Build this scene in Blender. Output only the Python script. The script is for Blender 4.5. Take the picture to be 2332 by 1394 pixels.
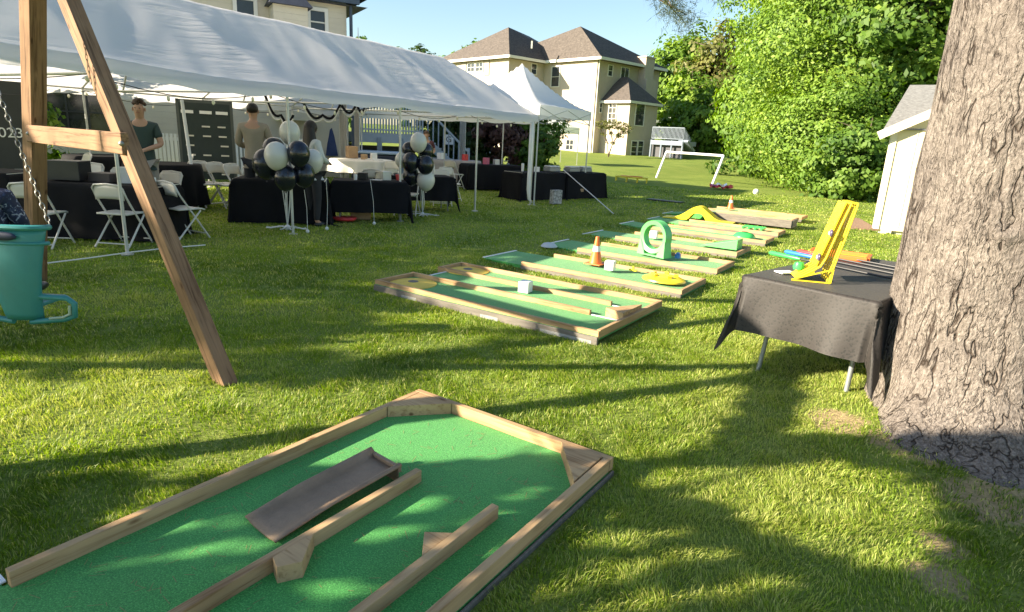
import bpy, bmesh, math, random
import numpy as np
from mathutils import Vector, Matrix
R=math.radians; PI=math.pi
random.seed(7); RNG=np.random.default_rng(7)
C=bpy.context.scene.collection
for o in list(bpy.data.objects): bpy.data.objects.remove(o)

# ---------------------------------------------------------------- camera, sky, sun, exposure
CAMH=1.6; FPX=1404.5
up=np.array([.0506,1,380.4/FPX]); up/=np.linalg.norm(up)
fw=np.array([0,0,-1.]); fw-=fw.dot(up)*up; fw/=np.linalg.norm(fw); rt=np.cross(fw,up)
cd=bpy.data.cameras.new('camera'); cam=bpy.data.objects.new('camera',cd); C.objects.link(cam)
M=Matrix(((rt[0],rt[1],rt[2]),(fw[0],fw[1],fw[2]),(up[0],up[1],up[2]))).to_4x4()
M.translation=(0,0,CAMH); cam.matrix_world=M
cd.sensor_width=36; cd.lens=FPX/2332*36; cd.clip_start=.05; cd.clip_end=1500
bpy.context.scene.camera=cam
SUN_EL=R(22.0); SUN=Vector((-.97*math.cos(SUN_EL),-.24*math.cos(SUN_EL),math.sin(SUN_EL))).normalized()
w=bpy.data.worlds.new('World'); bpy.context.scene.world=w; w.use_nodes=True
nt=w.node_tree; bg=nt.nodes['Background']; sk=nt.nodes.new('ShaderNodeTexSky'); sk.sky_type='NISHITA'; sk.sun_disc=False
sk.sun_elevation=SUN_EL; sk.sun_rotation=math.atan2(SUN.x,SUN.y)%(2*PI); sk.air_density=1.2; sk.dust_density=.6; sk.ozone_density=2.5
nt.links.new(sk.outputs[0],bg.inputs[0]); bg.inputs[1].default_value=.07
sl=bpy.data.lights.new('sun','SUN'); sl.energy=5.0; sl.angle=R(.53); sl.color=(1,.87,.67)
so=bpy.data.objects.new('sun',sl); C.objects.link(so); so.rotation_euler=(-SUN).to_track_quat('-Z','Y').to_euler(); so.location=(-30,-10,30)
vs=bpy.context.scene.view_settings; vs.view_transform='Standard'; vs.look='None'; vs.exposure=1.82; vs.gamma=1

# ---------------------------------------------------------------- measuring helpers (ground and wall positions)
def ray(px,py):
    d=np.array([px-1166,697-py,-FPX]); return np.array([d@rt,d@fw,d@up])
def G(px,py,z=0.):
    r=ray(px,py); t=(z-CAMH)/r[2]; return Vector((t*r[0],t*r[1],z))
def at(px,py,d):
    r=ray(px,py); t=d/math.hypot(r[0],r[1]); return Vector((t*r[0],t*r[1],CAMH+t*r[2]))
TD=Vector((.5075,.8616,0)); TP=Vector((-.8616,.5075,0)); TC=Vector((.38,16,0))   # tent: along, inward, far front corner
def sstep(a,b,x):
    t=np.clip((x-a)/(b-a),0,1); return t*t*(3-2*t)
def gz(x,y):
    x=np.asarray(x,float); y=np.asarray(y,float); r=np.hypot(x,y)
    z=.00045*np.clip(r-18,0,75)**2
    z=z+.02*np.sin(x*.9+1)*np.sin(y*.7)*sstep(2,10,r)
    n=(x-TC.x)*TP.x+(y-TC.y)*TP.y
    z=z+.16*sstep(1.2,4.5,n)*sstep(4,9,y)
    dt=np.hypot(x-2.95,y-3.66); z=z+.12*np.exp(-(dt/1.0)**2)
    return z
def g(x,y): return float(gz(x,y))
def GT(px,py):
    z=0.
    for _ in range(12):
        p=G(px,py,z)
        z=.5*z+.5*g(p.x,p.y)
    return p
def onplane(px,py,p0,xd):   # vertical plane through p0 along horizontal xd
    r=ray(px,py); n=Vector((-xd.y,xd.x,0)); t=(n.x*p0.x+n.y*p0.y)/(n.x*r[0]+n.y*r[1])
    return Vector((r[0]*t,r[1]*t,CAMH+r[2]*t))

# ---------------------------------------------------------------- materials
MATS={}
def new(name):
    m=bpy.data.materials.new(name); m.use_nodes=True; return m,m.node_tree,m.node_tree.nodes['Principled BSDF']
def N(t,k,**kw):
    n=t.nodes.new(k)
    for a,b in kw.items():
        if a=='inp':
            for i,v in b.items(): n.inputs[i].default_value=v
        else: setattr(n,a,b)
    return n
def rampn(t,fac,stops):
    r=N(t,'ShaderNodeValToRGB'); e=r.color_ramp.elements
    while len(e)<len(stops): e.new(.5)
    for q,(p,c) in zip(e,stops): q.position=p; q.color=(*c,1)
    t.links.new(fac,r.inputs[0]); return r
def mat(name,col,rough=.6,var=.12,scale=6,bump=.0,bscale=40,metal=0,spec=.5,stretch=(1,1,1),trans=0,coat=0,sheen=0):
    if name in MATS: return MATS[name]
    m,t,b=new(name); tc=N(t,'ShaderNodeTexCoord'); mp=N(t,'ShaderNodeMapping'); mp.inputs['Scale'].default_value=stretch
    t.links.new(tc.outputs['Object'],mp.inputs[0])
    n=N(t,'ShaderNodeTexNoise',inp={'Scale':scale,'Detail':6,'Roughness':.65}); t.links.new(mp.outputs[0],n.inputs[0])
    c=np.array(col); r=rampn(t,n.outputs[0],[(.3,tuple(np.clip(c*(1-var),0,1))),(.7,tuple(np.clip(c*(1+var),0,1)))])
    t.links.new(r.outputs[0],b.inputs['Base Color']); b.inputs['Roughness'].default_value=rough; b.inputs['Metallic'].default_value=metal
    b.inputs['Specular IOR Level'].default_value=spec
    if coat: b.inputs['Coat Weight'].default_value=coat
    if sheen: b.inputs['Sheen Weight'].default_value=sheen
    if bump:
        n2=N(t,'ShaderNodeTexNoise',inp={'Scale':bscale,'Detail':5}); t.links.new(mp.outputs[0],n2.inputs[0])
        bu=N(t,'ShaderNodeBump',inp={'Strength':bump,'Distance':.01}); t.links.new(n2.outputs[0],bu.inputs['Height']); t.links.new(bu.outputs[0],b.inputs['Normal'])
    if trans:
        tr=N(t,'ShaderNodeBsdfTranslucent'); t.links.new(r.outputs[0],tr.inputs[0]); mx=N(t,'ShaderNodeMixShader',inp={0:trans})
        out=t.nodes['Material Output']; t.links.new(b.outputs[0],mx.inputs[1]); t.links.new(tr.outputs[0],mx.inputs[2]); t.links.new(mx.outputs[0],out.inputs[0])
    MATS[name]=m; return m
def woodmat(name,axis,base=(.50,.33,.17),dark=(.33,.19,.085),rough=.75):
    m,t,b=new(name); tc=N(t,'ShaderNodeTexCoord'); mp=N(t,'ShaderNodeMapping')
    s=[30,30,30]; s[axis]=1.6; mp.inputs['Scale'].default_value=s; t.links.new(tc.outputs['Object'],mp.inputs[0])
    n=N(t,'ShaderNodeTexNoise',inp={'Scale':1.4,'Detail':7,'Roughness':.6,'Distortion':.6}); t.links.new(mp.outputs[0],n.inputs[0])
    r=rampn(t,n.outputs[0],[(.32,dark),(.48,base),(.75,tuple(min(1,c*1.18) for c in base))])
    n3=N(t,'ShaderNodeTexNoise',inp={'Scale':2.2,'Detail':3}); t.links.new(tc.outputs['Object'],n3.inputs[0])
    r3=rampn(t,n3.outputs[0],[(.35,(.72,.68,.66)),(.6,(1,1,1))])
    v=N(t,'ShaderNodeTexVoronoi',inp={'Scale':1.0}); mp2=N(t,'ShaderNodeMapping'); s2=[9,9,9]; s2[axis]=3.2; mp2.inputs['Scale'].default_value=s2
    t.links.new(tc.outputs['Object'],mp2.inputs[0]); t.links.new(mp2.outputs[0],v.inputs[0]); rk=rampn(t,v.outputs['Distance'],[(.05,(.25,.15,.1)),(.12,(1,1,1))])
    mx=N(t,'ShaderNodeMix',data_type='RGBA',blend_type='MULTIPLY',inp={0:1.}); t.links.new(r.outputs[0],mx.inputs[6]); t.links.new(r3.outputs[0],mx.inputs[7])
    mk=N(t,'ShaderNodeMix',data_type='RGBA',blend_type='MULTIPLY',inp={0:.8}); t.links.new(mx.outputs[2],mk.inputs[6]); t.links.new(rk.outputs[0],mk.inputs[7])
    t.links.new(mk.outputs[2],b.inputs['Base Color']); b.inputs['Roughness'].default_value=rough; b.inputs['Specular IOR Level'].default_value=.25
    bu=N(t,'ShaderNodeBump',inp={'Strength':.35,'Distance':.004}); t.links.new(n.outputs[0],bu.inputs['Height']); t.links.new(bu.outputs[0],b.inputs['Normal'])
    return m
WX=woodmat('pine_x',0); WY=woodmat('pine_y',1); WZ=woodmat('post_wood',2,(.30,.18,.10),(.12,.065,.035))
WG=mat('grey_timber',(.17,.15,.125),.85,.3,5,.4,60,stretch=(1,8,8))
def turfmat():
    m,t,b=new('turf'); tc=N(t,'ShaderNodeTexCoord')
    n=N(t,'ShaderNodeTexNoise',inp={'Scale':160,'Detail':3,'Roughness':.7}); t.links.new(tc.outputs['Object'],n.inputs[0])
    n2=N(t,'ShaderNodeTexNoise',inp={'Scale':1.5,'Detail':4}); t.links.new(tc.outputs['Object'],n2.inputs[0])
    r=rampn(t,n.outputs[0],[(.30,(.018,.15,.022)),(.5,(.045,.32,.05)),(.7,(.16,.56,.13))])
    r2=rampn(t,n2.outputs[0],[(.3,(.78,.8,.8)),(.7,(1,1,1))])
    mx=N(t,'ShaderNodeMix',data_type='RGBA',blend_type='MULTIPLY',inp={0:1.}); t.links.new(r.outputs[0],mx.inputs[6]); t.links.new(r2.outputs[0],mx.inputs[7])
    t.links.new(mx.outputs[2],b.inputs['Base Color']); b.inputs['Roughness'].default_value=.7; b.inputs['Specular IOR Level'].default_value=.35; b.inputs['Sheen Weight'].default_value=.15
    bu=N(t,'ShaderNodeBump',inp={'Strength':.8,'Distance':.004}); t.links.new(n.outputs[0],bu.inputs['Height']); t.links.new(bu.outputs[0],b.inputs['Normal'])
    return m
TURF=turfmat()
def lawnmat():
    m,t,b=new('lawn'); tc=N(t,'ShaderNodeTexCoord'); P=tc.outputs['Object']
    n=N(t,'ShaderNodeTexNoise',inp={'Scale':45,'Detail':8,'Roughness':.75}); t.links.new(P,n.inputs[0])
    n1=N(t,'ShaderNodeTexNoise',inp={'Scale':.8,'Detail':7,'Roughness':.65}); t.links.new(P,n1.inputs[0])
    r=rampn(t,n.outputs[0],[(.3,(.06,.085,.015)),(.5,(.20,.26,.05)),(.72,(.36,.38,.11))])
    r1=rampn(t,n1.outputs[0],[(.3,(.75,.85,.7)),(.7,(1.15,1.08,1.1))])
    mx=N(t,'ShaderNodeMix',data_type='RGBA',blend_type='MULTIPLY',inp={0:1.}); t.links.new(r.outputs[0],mx.inputs[6]); t.links.new(r1.outputs[0],mx.inputs[7])
    # worn dry earth round the big trunk and a worn patch beside it
    at_=N(t,'ShaderNodeAttribute',attribute_name='earth'); nb=N(t,'ShaderNodeTexNoise',inp={'Scale':9,'Detail':8,'Roughness':.75}); t.links.new(P,nb.inputs[0])
    ad=N(t,'ShaderNodeMath',operation='ADD'); t.links.new(at_.outputs['Fac'],ad.inputs[0]); t.links.new(nb.outputs[0],ad.inputs[1])
    ra=rampn(t,ad.outputs[0],[(.85,(0,0,0)),(1.05,(1,1,1))])
    e=rampn(t,n.outputs[0],[(.3,(.20,.155,.08)),(.7,(.55,.43,.22))])
    m2=N(t,'ShaderNodeMix',data_type='RGBA'); t.links.new(ra.outputs[0],m2.inputs[0]); t.links.new(mx.outputs[2],m2.inputs[6]); t.links.new(e.outputs[0],m2.inputs[7])
    t.links.new(m2.outputs[2],b.inputs['Base Color']); b.inputs['Roughness'].default_value=.9; b.inputs['Specular IOR Level'].default_value=.15
    bu=N(t,'ShaderNodeBump',inp={'Strength':.8,'Distance':.03}); t.links.new(n.outputs[0],bu.inputs['Height']); t.links.new(bu.outputs[0],b.inputs['Normal'])
    return m
LAWN=lawnmat()
def leafmat(name,c0,c1,c2,trans=.30,rough=.55,spec=.3):
    m,t,b=new(name); a=N(t,'ShaderNodeAttribute',attribute_name='tint'); r=rampn(t,a.outputs['Fac'],[(0,c0),(.5,c1),(1,c2)])
    t.links.new(r.outputs[0],b.inputs['Base Color']); b.inputs['Roughness'].default_value=rough; b.inputs['Specular IOR Level'].default_value=spec
    tr=N(t,'ShaderNodeBsdfTranslucent'); hs=N(t,'ShaderNodeHueSaturation',inp={'Saturation':1.15,'Value':1.5}); t.links.new(r.outputs[0],hs.inputs['Color']); t.links.new(hs.outputs[0],tr.inputs[0])
    mx=N(t,'ShaderNodeMixShader',inp={0:trans}); out=t.nodes['Material Output']
    t.links.new(b.outputs[0],mx.inputs[1]); t.links.new(tr.outputs[0],mx.inputs[2]); t.links.new(mx.outputs[0],out.inputs[0]); return m
GRASS=leafmat('grass_blades',(.07,.125,.012),(.225,.325,.03),(.50,.48,.17),.38,.5,.35)
LEAF_Y=leafmat('leaf_yellow_green',(.045,.10,.013),(.145,.25,.028),(.27,.37,.05))
LEAF_G=leafmat('leaf_green',(.03,.075,.012),(.10,.185,.026),(.20,.29,.045))
LEAF_D=leafmat('leaf_dark',(.015,.035,.01),(.04,.075,.018),(.07,.11,.025),.25)
LEAF_O=leafmat('leaf_olive',(.07,.08,.02),(.13,.14,.035),(.2,.2,.06))
LEAF_R=leafmat('leaf_purple',(.04,.02,.02),(.09,.04,.035),(.2,.13,.11),.25)
NEEDLE=leafmat('pine_needles',(.02,.035,.012),(.045,.065,.02),(.09,.11,.04),.2)
BARK_S=mat('bark_small',(.12,.09,.065),.9,.35,12,.6,30,stretch=(1,1,.25))
def barkmat():
    m,t,b=new('pine_bark'); tc=N(t,'ShaderNodeTexCoord'); P=tc.outputs['Object']
    wn=N(t,'ShaderNodeTexNoise',inp={'Scale':5.0,'Detail':3}); t.links.new(P,wn.inputs[0])
    sc=N(t,'ShaderNodeVectorMath',operation='SCALE',inp={3:.07}); t.links.new(wn.outputs['Color'],sc.inputs[0])
    ad=N(t,'ShaderNodeVectorMath',operation='ADD'); t.links.new(P,ad.inputs[0]); t.links.new(sc.outputs[0],ad.inputs[1])
    def fis(sc,wd,sd):
        mp=N(t,'ShaderNodeMapping'); mp.inputs['Scale'].default_value=sc; mp.inputs['Location'].default_value=(sd,sd*2,sd*3); t.links.new(ad.outputs[0],mp.inputs[0])
        n=N(t,'ShaderNodeTexNoise',inp={'Scale':1.,'Detail':3,'Roughness':.55}); t.links.new(mp.outputs[0],n.inputs[0])
        q=N(t,'ShaderNodeMath',operation='SUBTRACT',inp={1:.5}); t.links.new(n.outputs[0],q.inputs[0]); q2=N(t,'ShaderNodeMath',operation='ABSOLUTE'); t.links.new(q.outputs[0],q2.inputs[0])
        return rampn(t,q2.outputs[0],[(0,(0,0,0)),(wd,(.8,.8,.8)),(wd*3,(1,1,1))])
    f1=fis((8,8,1.4),.018,0); f2=fis((22,22,6),.018,5.3)
    mk=N(t,'ShaderNodeTexNoise',inp={'Scale':2.6,'Detail':2}); t.links.new(P,mk.inputs[0]); mr=rampn(t,mk.outputs[0],[(.50,(0,0,0)),(.64,(1,1,1))])
    g1=N(t,'ShaderNodeMix',data_type='RGBA',inp={7:(1,1,1,1)}); t.links.new(mr.outputs[0],g1.inputs[0]); t.links.new(f1.outputs[0],g1.inputs[6])
    g2=N(t,'ShaderNodeMix',data_type='RGBA',inp={0:.55,7:(1,1,1,1)}); t.links.new(f2.outputs[0],g2.inputs[6])
    fm=N(t,'ShaderNodeMix',data_type='RGBA',blend_type='MULTIPLY',inp={0:1.}); t.links.new(g1.outputs[2],fm.inputs[6]); t.links.new(g2.outputs[2],fm.inputs[7])
    mp2=N(t,'ShaderNodeMapping'); mp2.inputs['Scale'].default_value=(80,80,44); t.links.new(ad.outputs[0],mp2.inputs[0])
    v2=N(t,'ShaderNodeTexVoronoi',inp={'Scale':1.}); t.links.new(mp2.outputs[0],v2.inputs[0])
    mp3=N(t,'ShaderNodeMapping'); mp3.inputs['Scale'].default_value=(62,62,34); t.links.new(ad.outputs[0],mp3.inputs[0])
    fn=N(t,'ShaderNodeTexNoise',inp={'Scale':1.,'Detail':9,'Roughness':.75}); t.links.new(mp3.outputs[0],fn.inputs[0])
    col=rampn(t,fn.outputs[0],[(.30,(.105,.09,.078)),(.47,(.20,.175,.155)),(.68,(.38,.34,.305))])
    lg=N(t,'ShaderNodeTexNoise',inp={'Scale':3.5,'Detail':4}); t.links.new(P,lg.inputs[0]); lr=rampn(t,lg.outputs[0],[(.35,(.8,.78,.78)),(.65,(1.08,1.06,1.04))])
    cm=rampn(t,fm.outputs[2],[(0,(.20,.165,.145)),(.9,(1,1,1))])
    mx=N(t,'ShaderNodeMix',data_type='RGBA',blend_type='MULTIPLY',inp={0:1.}); t.links.new(col.outputs[0],mx.inputs[6]); t.links.new(cm.outputs[0],mx.inputs[7])
    mx2=N(t,'ShaderNodeMix',data_type='RGBA',blend_type='MULTIPLY',inp={0:1.}); t.links.new(mx.outputs[2],mx2.inputs[6]); t.links.new(lr.outputs[0],mx2.inputs[7])
    t.links.new(mx2.outputs[2],b.inputs['Base Color']); b.inputs['Roughness'].default_value=.92; b.inputs['Specular IOR Level'].default_value=.15
    h=N(t,'ShaderNodeMath',operation='MULTIPLY_ADD',inp={1:1.1}); t.links.new(fm.outputs[2],h.inputs[0])
    h2=N(t,'ShaderNodeMath',operation='MULTIPLY_ADD',inp={1:.35}); t.links.new(v2.outputs['Distance'],h2.inputs[0]); t.links.new(fn.outputs[0],h2.inputs[2]); t.links.new(h2.outputs[0],h.inputs[2])
    bu=N(t,'ShaderNodeBump',inp={'Strength':1.,'Distance':.02}); t.links.new(h.outputs[0],bu.inputs['Height']); t.links.new(bu.outputs[0],b.inputs['Normal'])
    return m
BARK=barkmat()
def canopymat(name,col,sc):
    m,t,b=new(name); at_=N(t,'ShaderNodeUVMap'); 
    mp=N(t,'ShaderNodeMapping'); mp.inputs['Scale'].default_value=sc; mp.inputs['Rotation'].default_value=(0,0,.5); t.links.new(at_.outputs[0],mp.inputs[0])
    n=N(t,'ShaderNodeTexNoise',inp={'Scale':1,'Detail':5,'Roughness':.55,'Distortion':.3}); t.links.new(mp.outputs[0],n.inputs[0])
    pw=rampn(t,n.outputs[0],[(.4,(0,0,0)),(.62,(.5,.5,.5)),(.66,(1,1,1)),(.7,(.45,.45,.45))])
    bu=N(t,'ShaderNodeBump',inp={'Strength':.4,'Distance':.05}); n9=N(t,'ShaderNodeTexNoise',inp={'Scale':.45,'Detail':2}); t.links.new(at_.outputs[0],n9.inputs[0]); r9=rampn(t,n9.outputs[0],[(.45,(0,0,0)),(.6,(1,1,1))]); m9=N(t,'ShaderNodeMix',data_type='RGBA',blend_type='MULTIPLY',inp={0:1.}); t.links.new(pw.outputs[0],m9.inputs[6]); t.links.new(r9.outputs[0],m9.inputs[7]); t.links.new(m9.outputs[2],bu.inputs['Height'])
    b.inputs['Base Color'].default_value=(*col,1); b.inputs['Roughness'].default_value=.35; b.inputs['Specular IOR Level'].default_value=.5; t.links.new(bu.outputs[0],b.inputs['Normal'])
    tr=N(t,'ShaderNodeBsdfTranslucent',inp={0:(*[min(1,c*1.2) for c in col],1)}); mx=N(t,'ShaderNodeMixShader',inp={0:.42}); out=t.nodes['Material Output']
    t.links.new(b.outputs[0],mx.inputs[1]); t.links.new(tr.outputs[0],mx.inputs[2]); t.links.new(mx.outputs[0],out.inputs[0]); return m
CANOPY=canopymat('canopy_sheet',(.75,.74,.74),(.8,7,1)); CANOPY2=canopymat('popup_canopy',(.86,.86,.86),(2,2,1))
WHITE=mat('white_paint',(.8,.8,.78),.4,.04); POLE=mat('galvanised',(.55,.55,.53),.4,.1,metal=.4); CHAIRP=mat('chair_plastic',(.62,.59,.52),.45,.05); CHAIRM=mat('chair_frame',(.6,.58,.53),.4,.05)
BLK=mat('black_cloth',(.007,.007,.009),.85,.3,3,.2,90,spec=.2); BLK2=mat('black_plastic',(.02,.02,.022),.4,.2); GREYCL=mat('grey_cloth',(.34,.31,.29),.8,.1,8)
STUCCO=mat('stucco',(.50,.43,.35),.9,.06,3,.3,60); STUCCO2=mat('siding_beige',(.58,.53,.43),.85,.05,2,.2,40)
def lap(m,sc,st):
    t=m.node_tree; b=t.nodes['Principled BSDF']; tc=N(t,'ShaderNodeTexCoord'); sx=N(t,'ShaderNodeSeparateXYZ'); t.links.new(tc.outputs['Object'],sx.inputs[0])
    q=N(t,'ShaderNodeMath',operation='MULTIPLY',inp={1:sc}); t.links.new(sx.outputs[2],q.inputs[0]); f=N(t,'ShaderNodeMath',operation='FRACT'); t.links.new(q.outputs[0],f.inputs[0])
    bu=N(t,'ShaderNodeBump',inp={'Strength':st,'Distance':.03}); t.links.new(f.outputs[0],bu.inputs['Height']); t.links.new(bu.outputs[0],b.inputs['Normal'])
lap(STUCCO2,6.5,.8)
def shinglemat():
    m,t,b=new('shingles'); tc=N(t,'ShaderNodeTexCoord'); mp=N(t,'ShaderNodeMapping'); t.links.new(tc.outputs['Object'],mp.inputs[0]); mp.inputs['Rotation'].default_value=(PI/2,0,0)
    br=N(t,'ShaderNodeTexBrick',inp={'Scale':3,'Color1':(.085,.07,.062,1),'Color2':(.13,.108,.095,1),'Mortar':(.07,.06,.05,1),'Mortar Size':.012,'Row Height':.14,'Brick Width':.4}); t.links.new(mp.outputs[0],br.inputs[0])
    n=N(t,'ShaderNodeTexNoise',inp={'Scale':6,'Detail':6}); t.links.new(tc.outputs['Object'],n.inputs[0]); r=rampn(t,n.outputs[0],[(.3,(.75,.75,.75)),(.7,(1.1,1.1,1.1))])
    mx=N(t,'ShaderNodeMix',data_type='RGBA',blend_type='MULTIPLY',inp={0:1.}); t.links.new(br.outputs[0],mx.inputs[6]); t.links.new(r.outputs[0],mx.inputs[7]); t.links.new(mx.outputs[2],b.inputs['Base Color']); b.inputs['Roughness'].default_value=.9; return m
SHINGLE=shinglemat()
GLASS=mat('window_glass',(.035,.042,.05),.06,.3,1,spec=1.); TRIM=mat('white_trim',(.72,.70,.64),.5,.04)
YEL=mat('yellow_plastic',(.80,.62,.03),.35,.05); YELT=mat('yellow_felt',(.72,.50,.07),.7,.15); GRN=mat('green_plastic',(.05,.48,.10),.35,.05); LGRN=mat('light_green_plastic',(.14,.55,.16),.4,.06)
ORG=mat('orange_plastic',(.75,.16,.03),.45,.06); BLU=mat('blue_plastic',(.03,.17,.55),.4,.05); RED=mat('red_plastic',(.6,.05,.05),.4,.1); TEAL=mat('teal_plastic',(.04,.23,.23),.38,.08); TEALL=mat('grey_green_tube',(.35,.45,.36),.4,.1)
BRN=mat('brown_ramp',(.27,.18,.11),.6,.18,9,.3,90); CARD=mat('cardboard',(.38,.25,.14),.8,.15); CHAIN=mat('chain_steel',(.25,.25,.24),.4,.1,metal=.8)
SKIN=mat('skin',(.50,.29,.20),.55,.06); HAIRD=mat('dark_hair',(.018,.012,.01),.5,.3,30,.6,60,stretch=(1,1,.2)); HAIRB=mat('brown_hair',(.07,.035,.018),.55,.3,30,.6,60)
NAVY=mat('navy',(.015,.025,.06),.6,.15); BEIGE=mat('beige_sweater',(.33,.28,.22),.85,.08,10,.3,60); DGREEN=mat('dark_green_shirt',(.03,.055,.05),.7,.1)
WSHIRT=mat('white_shirt',(.6,.6,.58),.8,.05); PANTS=mat('dark_trousers',(.02,.02,.025),.8,.1); PANTSG=mat('grey_trousers',(.3,.28,.25),.8,.1)
BALW=mat('white_balloon',(.62,.60,.53),.25,.03); BALB=mat('black_balloon',(.012,.014,.022),.22,.1,coat=.2); RIB=mat('white_ribbon',(.7,.7,.68),.4,.05)
DECKP=mat('deck_paint',(.33,.38,.45),.5,.05); FDECK=mat('far_deck_shaded',(.20,.24,.30),.5,.05); BULB=mat('bulb_glass',(.85,.8,.65),.2,.05); PEWTER=mat('grey_steel_leg',(.24,.26,.26),.45,.08,metal=.3); PAVE=mat('patio_paving',(.3,.28,.25),.9,.15,4)  # far deck colour is darkened blue-grey to carry the shade lying on it
SHEDW=mat('shed_siding',(.66,.58,.39),.7,.03,2); CONC=mat('grey_block',(.3,.3,.29),.9,.2,10,.3,50)

# ---------------------------------------------------------------- mesh helpers
class MB:
    def __init__(s): s.v=[]; s.f=[]; s.uv=None
    def add(s,vs,fs):
        b=len(s.v); s.v+= [tuple(v) for v in vs]; s.f+=[tuple(b+i for i in f) for f in fs]; return s
    def box(s,c,d,rz=0,mx=None):
        x,y,z=[q/2 for q in d]; P=[Vector((sx*x,sy*y,sz*z)) for sz in(-1,1) for sx,sy in((-1,-1),(1,-1),(1,1),(-1,1))]
        if mx is None: mx=Matrix.Rotation(rz,3,'Z')
        P=[mx@p+Vector(c) for p in P]
        return s.add(P,[(0,3,2,1),(4,5,6,7),(0,1,5,4),(1,2,6,5),(2,3,7,6),(3,0,4,7)])
    def beam(s,a,b,w,h,roll=0):
        a=Vector(a);b=Vector(b);d=b-a;q=d.to_track_quat('X','Z').to_matrix()@Matrix.Rotation(roll,3,'X')
        return s.box((a+b)/2,(d.length,w,h),mx=q)
    def tube(s,pts,r,n=8,cap=True):
        pts=[Vector(p) for p in pts]; rr=r if isinstance(r,(list,tuple)) else [r]*len(pts); rings=[]
        prev=None
        for i,p in enumerate(pts):
            d=(pts[min(i+1,len(pts)-1)]-pts[max(i-1,0)]).normalized()
            if prev is None:
                u=d.orthogonal().normalized()
            else:
                u=(prev-d*prev.dot(d)); u=u.normalized() if u.length>1e-5 else d.orthogonal().normalized()
            prev=u; v=d.cross(u); rings.append([p+(u*math.cos(2*PI*k/n)+v*math.sin(2*PI*k/n))*rr[i] for k in range(n)])
        V=[q for rg in rings for q in rg]; F=[]
        for i in range(len(pts)-1):
            for k in range(n):
                a=i*n+k;b=i*n+(k+1)%n; F.append((a,b,b+n,a+n))
        if cap: F.append(tuple(range(n-1,-1,-1))); F.append(tuple((len(pts)-1)*n+k for k in range(n)))
        return s.add(V,F)
    def lathe(s,prof,c=(0,0,0),n=24,mx=None):
        V=[];F=[]
        for r,z in prof:
            for k in range(n): V.append(Vector((r*math.cos(2*PI*k/n),r*math.sin(2*PI*k/n),z)))
        for i in range(len(prof)-1):
            for k in range(n): a=i*n+k;b=i*n+(k+1)%n; F.append((a,b,b+n,a+n))
        F.append(tuple(range(n-1,-1,-1))); F.append(tuple((len(prof)-1)*n+k for k in range(n)))
        if mx is not None: V=[mx@v for v in V]
        return s.add([v+Vector(c) for v in V],F)
    def ell(s,c,r,n=14,m=9,mx=None):
        return s.lathe([(math.sin(PI*i/m)*1.0 if 0<i<m else .002, -math.cos(PI*i/m)) for i in range(m+1)],c,n,
            (Matrix.Diagonal(Vector(r)) if mx is None else mx@Matrix.Diagonal(Vector(r))))
    def prism(s,poly,z0,z1):
        n=len(poly); V=[(p[0],p[1],z0) for p in poly]+[(p[0],p[1],z1) for p in poly]
        ar=sum(poly[i][0]*poly[(i+1)%n][1]-poly[(i+1)%n][0]*poly[i][1] for i in range(n))
        F=[tuple(range(n-1,-1,-1)),tuple(range(n,2*n))]+[(i,(i+1)%n,n+(i+1)%n,n+i) for i in range(n)]
        if ar<0: F=[tuple(reversed(f)) for f in F]
        return s.add(V,F)
    def grid(s,rows,close=False):
        b=len(s.v); nc=len(rows[0])
        for r in rows: s.v+=[tuple(p) for p in r]
        for i in range(len(rows)-1):
            for k in range(nc-(0 if close else 1)):
                a=b+i*nc+k; c=b+i*nc+(k+1)%nc; s.f.append((a,c,c+nc,a+nc))
        return s
def build(mb,name,m,par=None,world=False,bevel=0,smooth=False,solid=0):
    me=bpy.data.meshes.new(name); V=mb.v
    if par is not None and world:
        L=par.location; V=[(v[0]-L.x,v[1]-L.y,v[2]-L.z) for v in V]
    me.from_pydata(V,[],mb.f); me.update()
    o=bpy.data.objects.new(name,me); C.objects.link(o); me.materials.append(m)
    if par is not None: o.parent=par
    if smooth:
        me.polygons.foreach_set('use_smooth',[True]*len(me.polygons))
        if smooth!='all':
            bm=bmesh.new(); bm.from_mesh(me)
            for e in bm.edges:
                if len(e.link_faces)==2 and e.calc_face_angle(0)>R(42): e.smooth=False
            bm.to_mesh(me); bm.free()
    if solid: md=o.modifiers.new('thick','SOLIDIFY'); md.thickness=solid; md.offset=0
    if bevel: md=o.modifiers.new('bevel','BEVEL'); md.width=bevel; md.segments=2; md.limit_method='ANGLE'
    return o
def tag(o,label,cat,group=None):
    o['label']=label; o['category']=cat
    if group: o['group']=group
    return o
def thing(name,label,cat,loc=(0,0,0),rz=0,group=None):
    o=bpy.data.objects.new(name,None); C.objects.link(o); o.location=loc; o.rotation_euler=(0,0,rz); o.empty_display_size=.1
    return tag(o,label,cat,group)
def solo(mb,name,m,label,cat,group=None,loc=(0,0,0),rz=0,**k):
    o=build(mb,name,m,**k); o.location=loc; o.rotation_euler=(0,0,rz); return tag(o,label,cat,group)
def struct(mb,name,m,**k):
    o=build(mb,name,m,**k); o['kind']='structure'; return o
def dup(root,loc,rz,label=None,par=None):
    r=root.copy(); C.objects.link(r); r.location=loc; r.rotation_euler=(0,0,rz)
    if label: r['label']=label
    for ch in list(root.children):
        c=ch.copy(); C.objects.link(c); c.parent=r
        for q in list(ch.children):
            d=q.copy(); C.objects.link(d); d.parent=c
    return r
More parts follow.
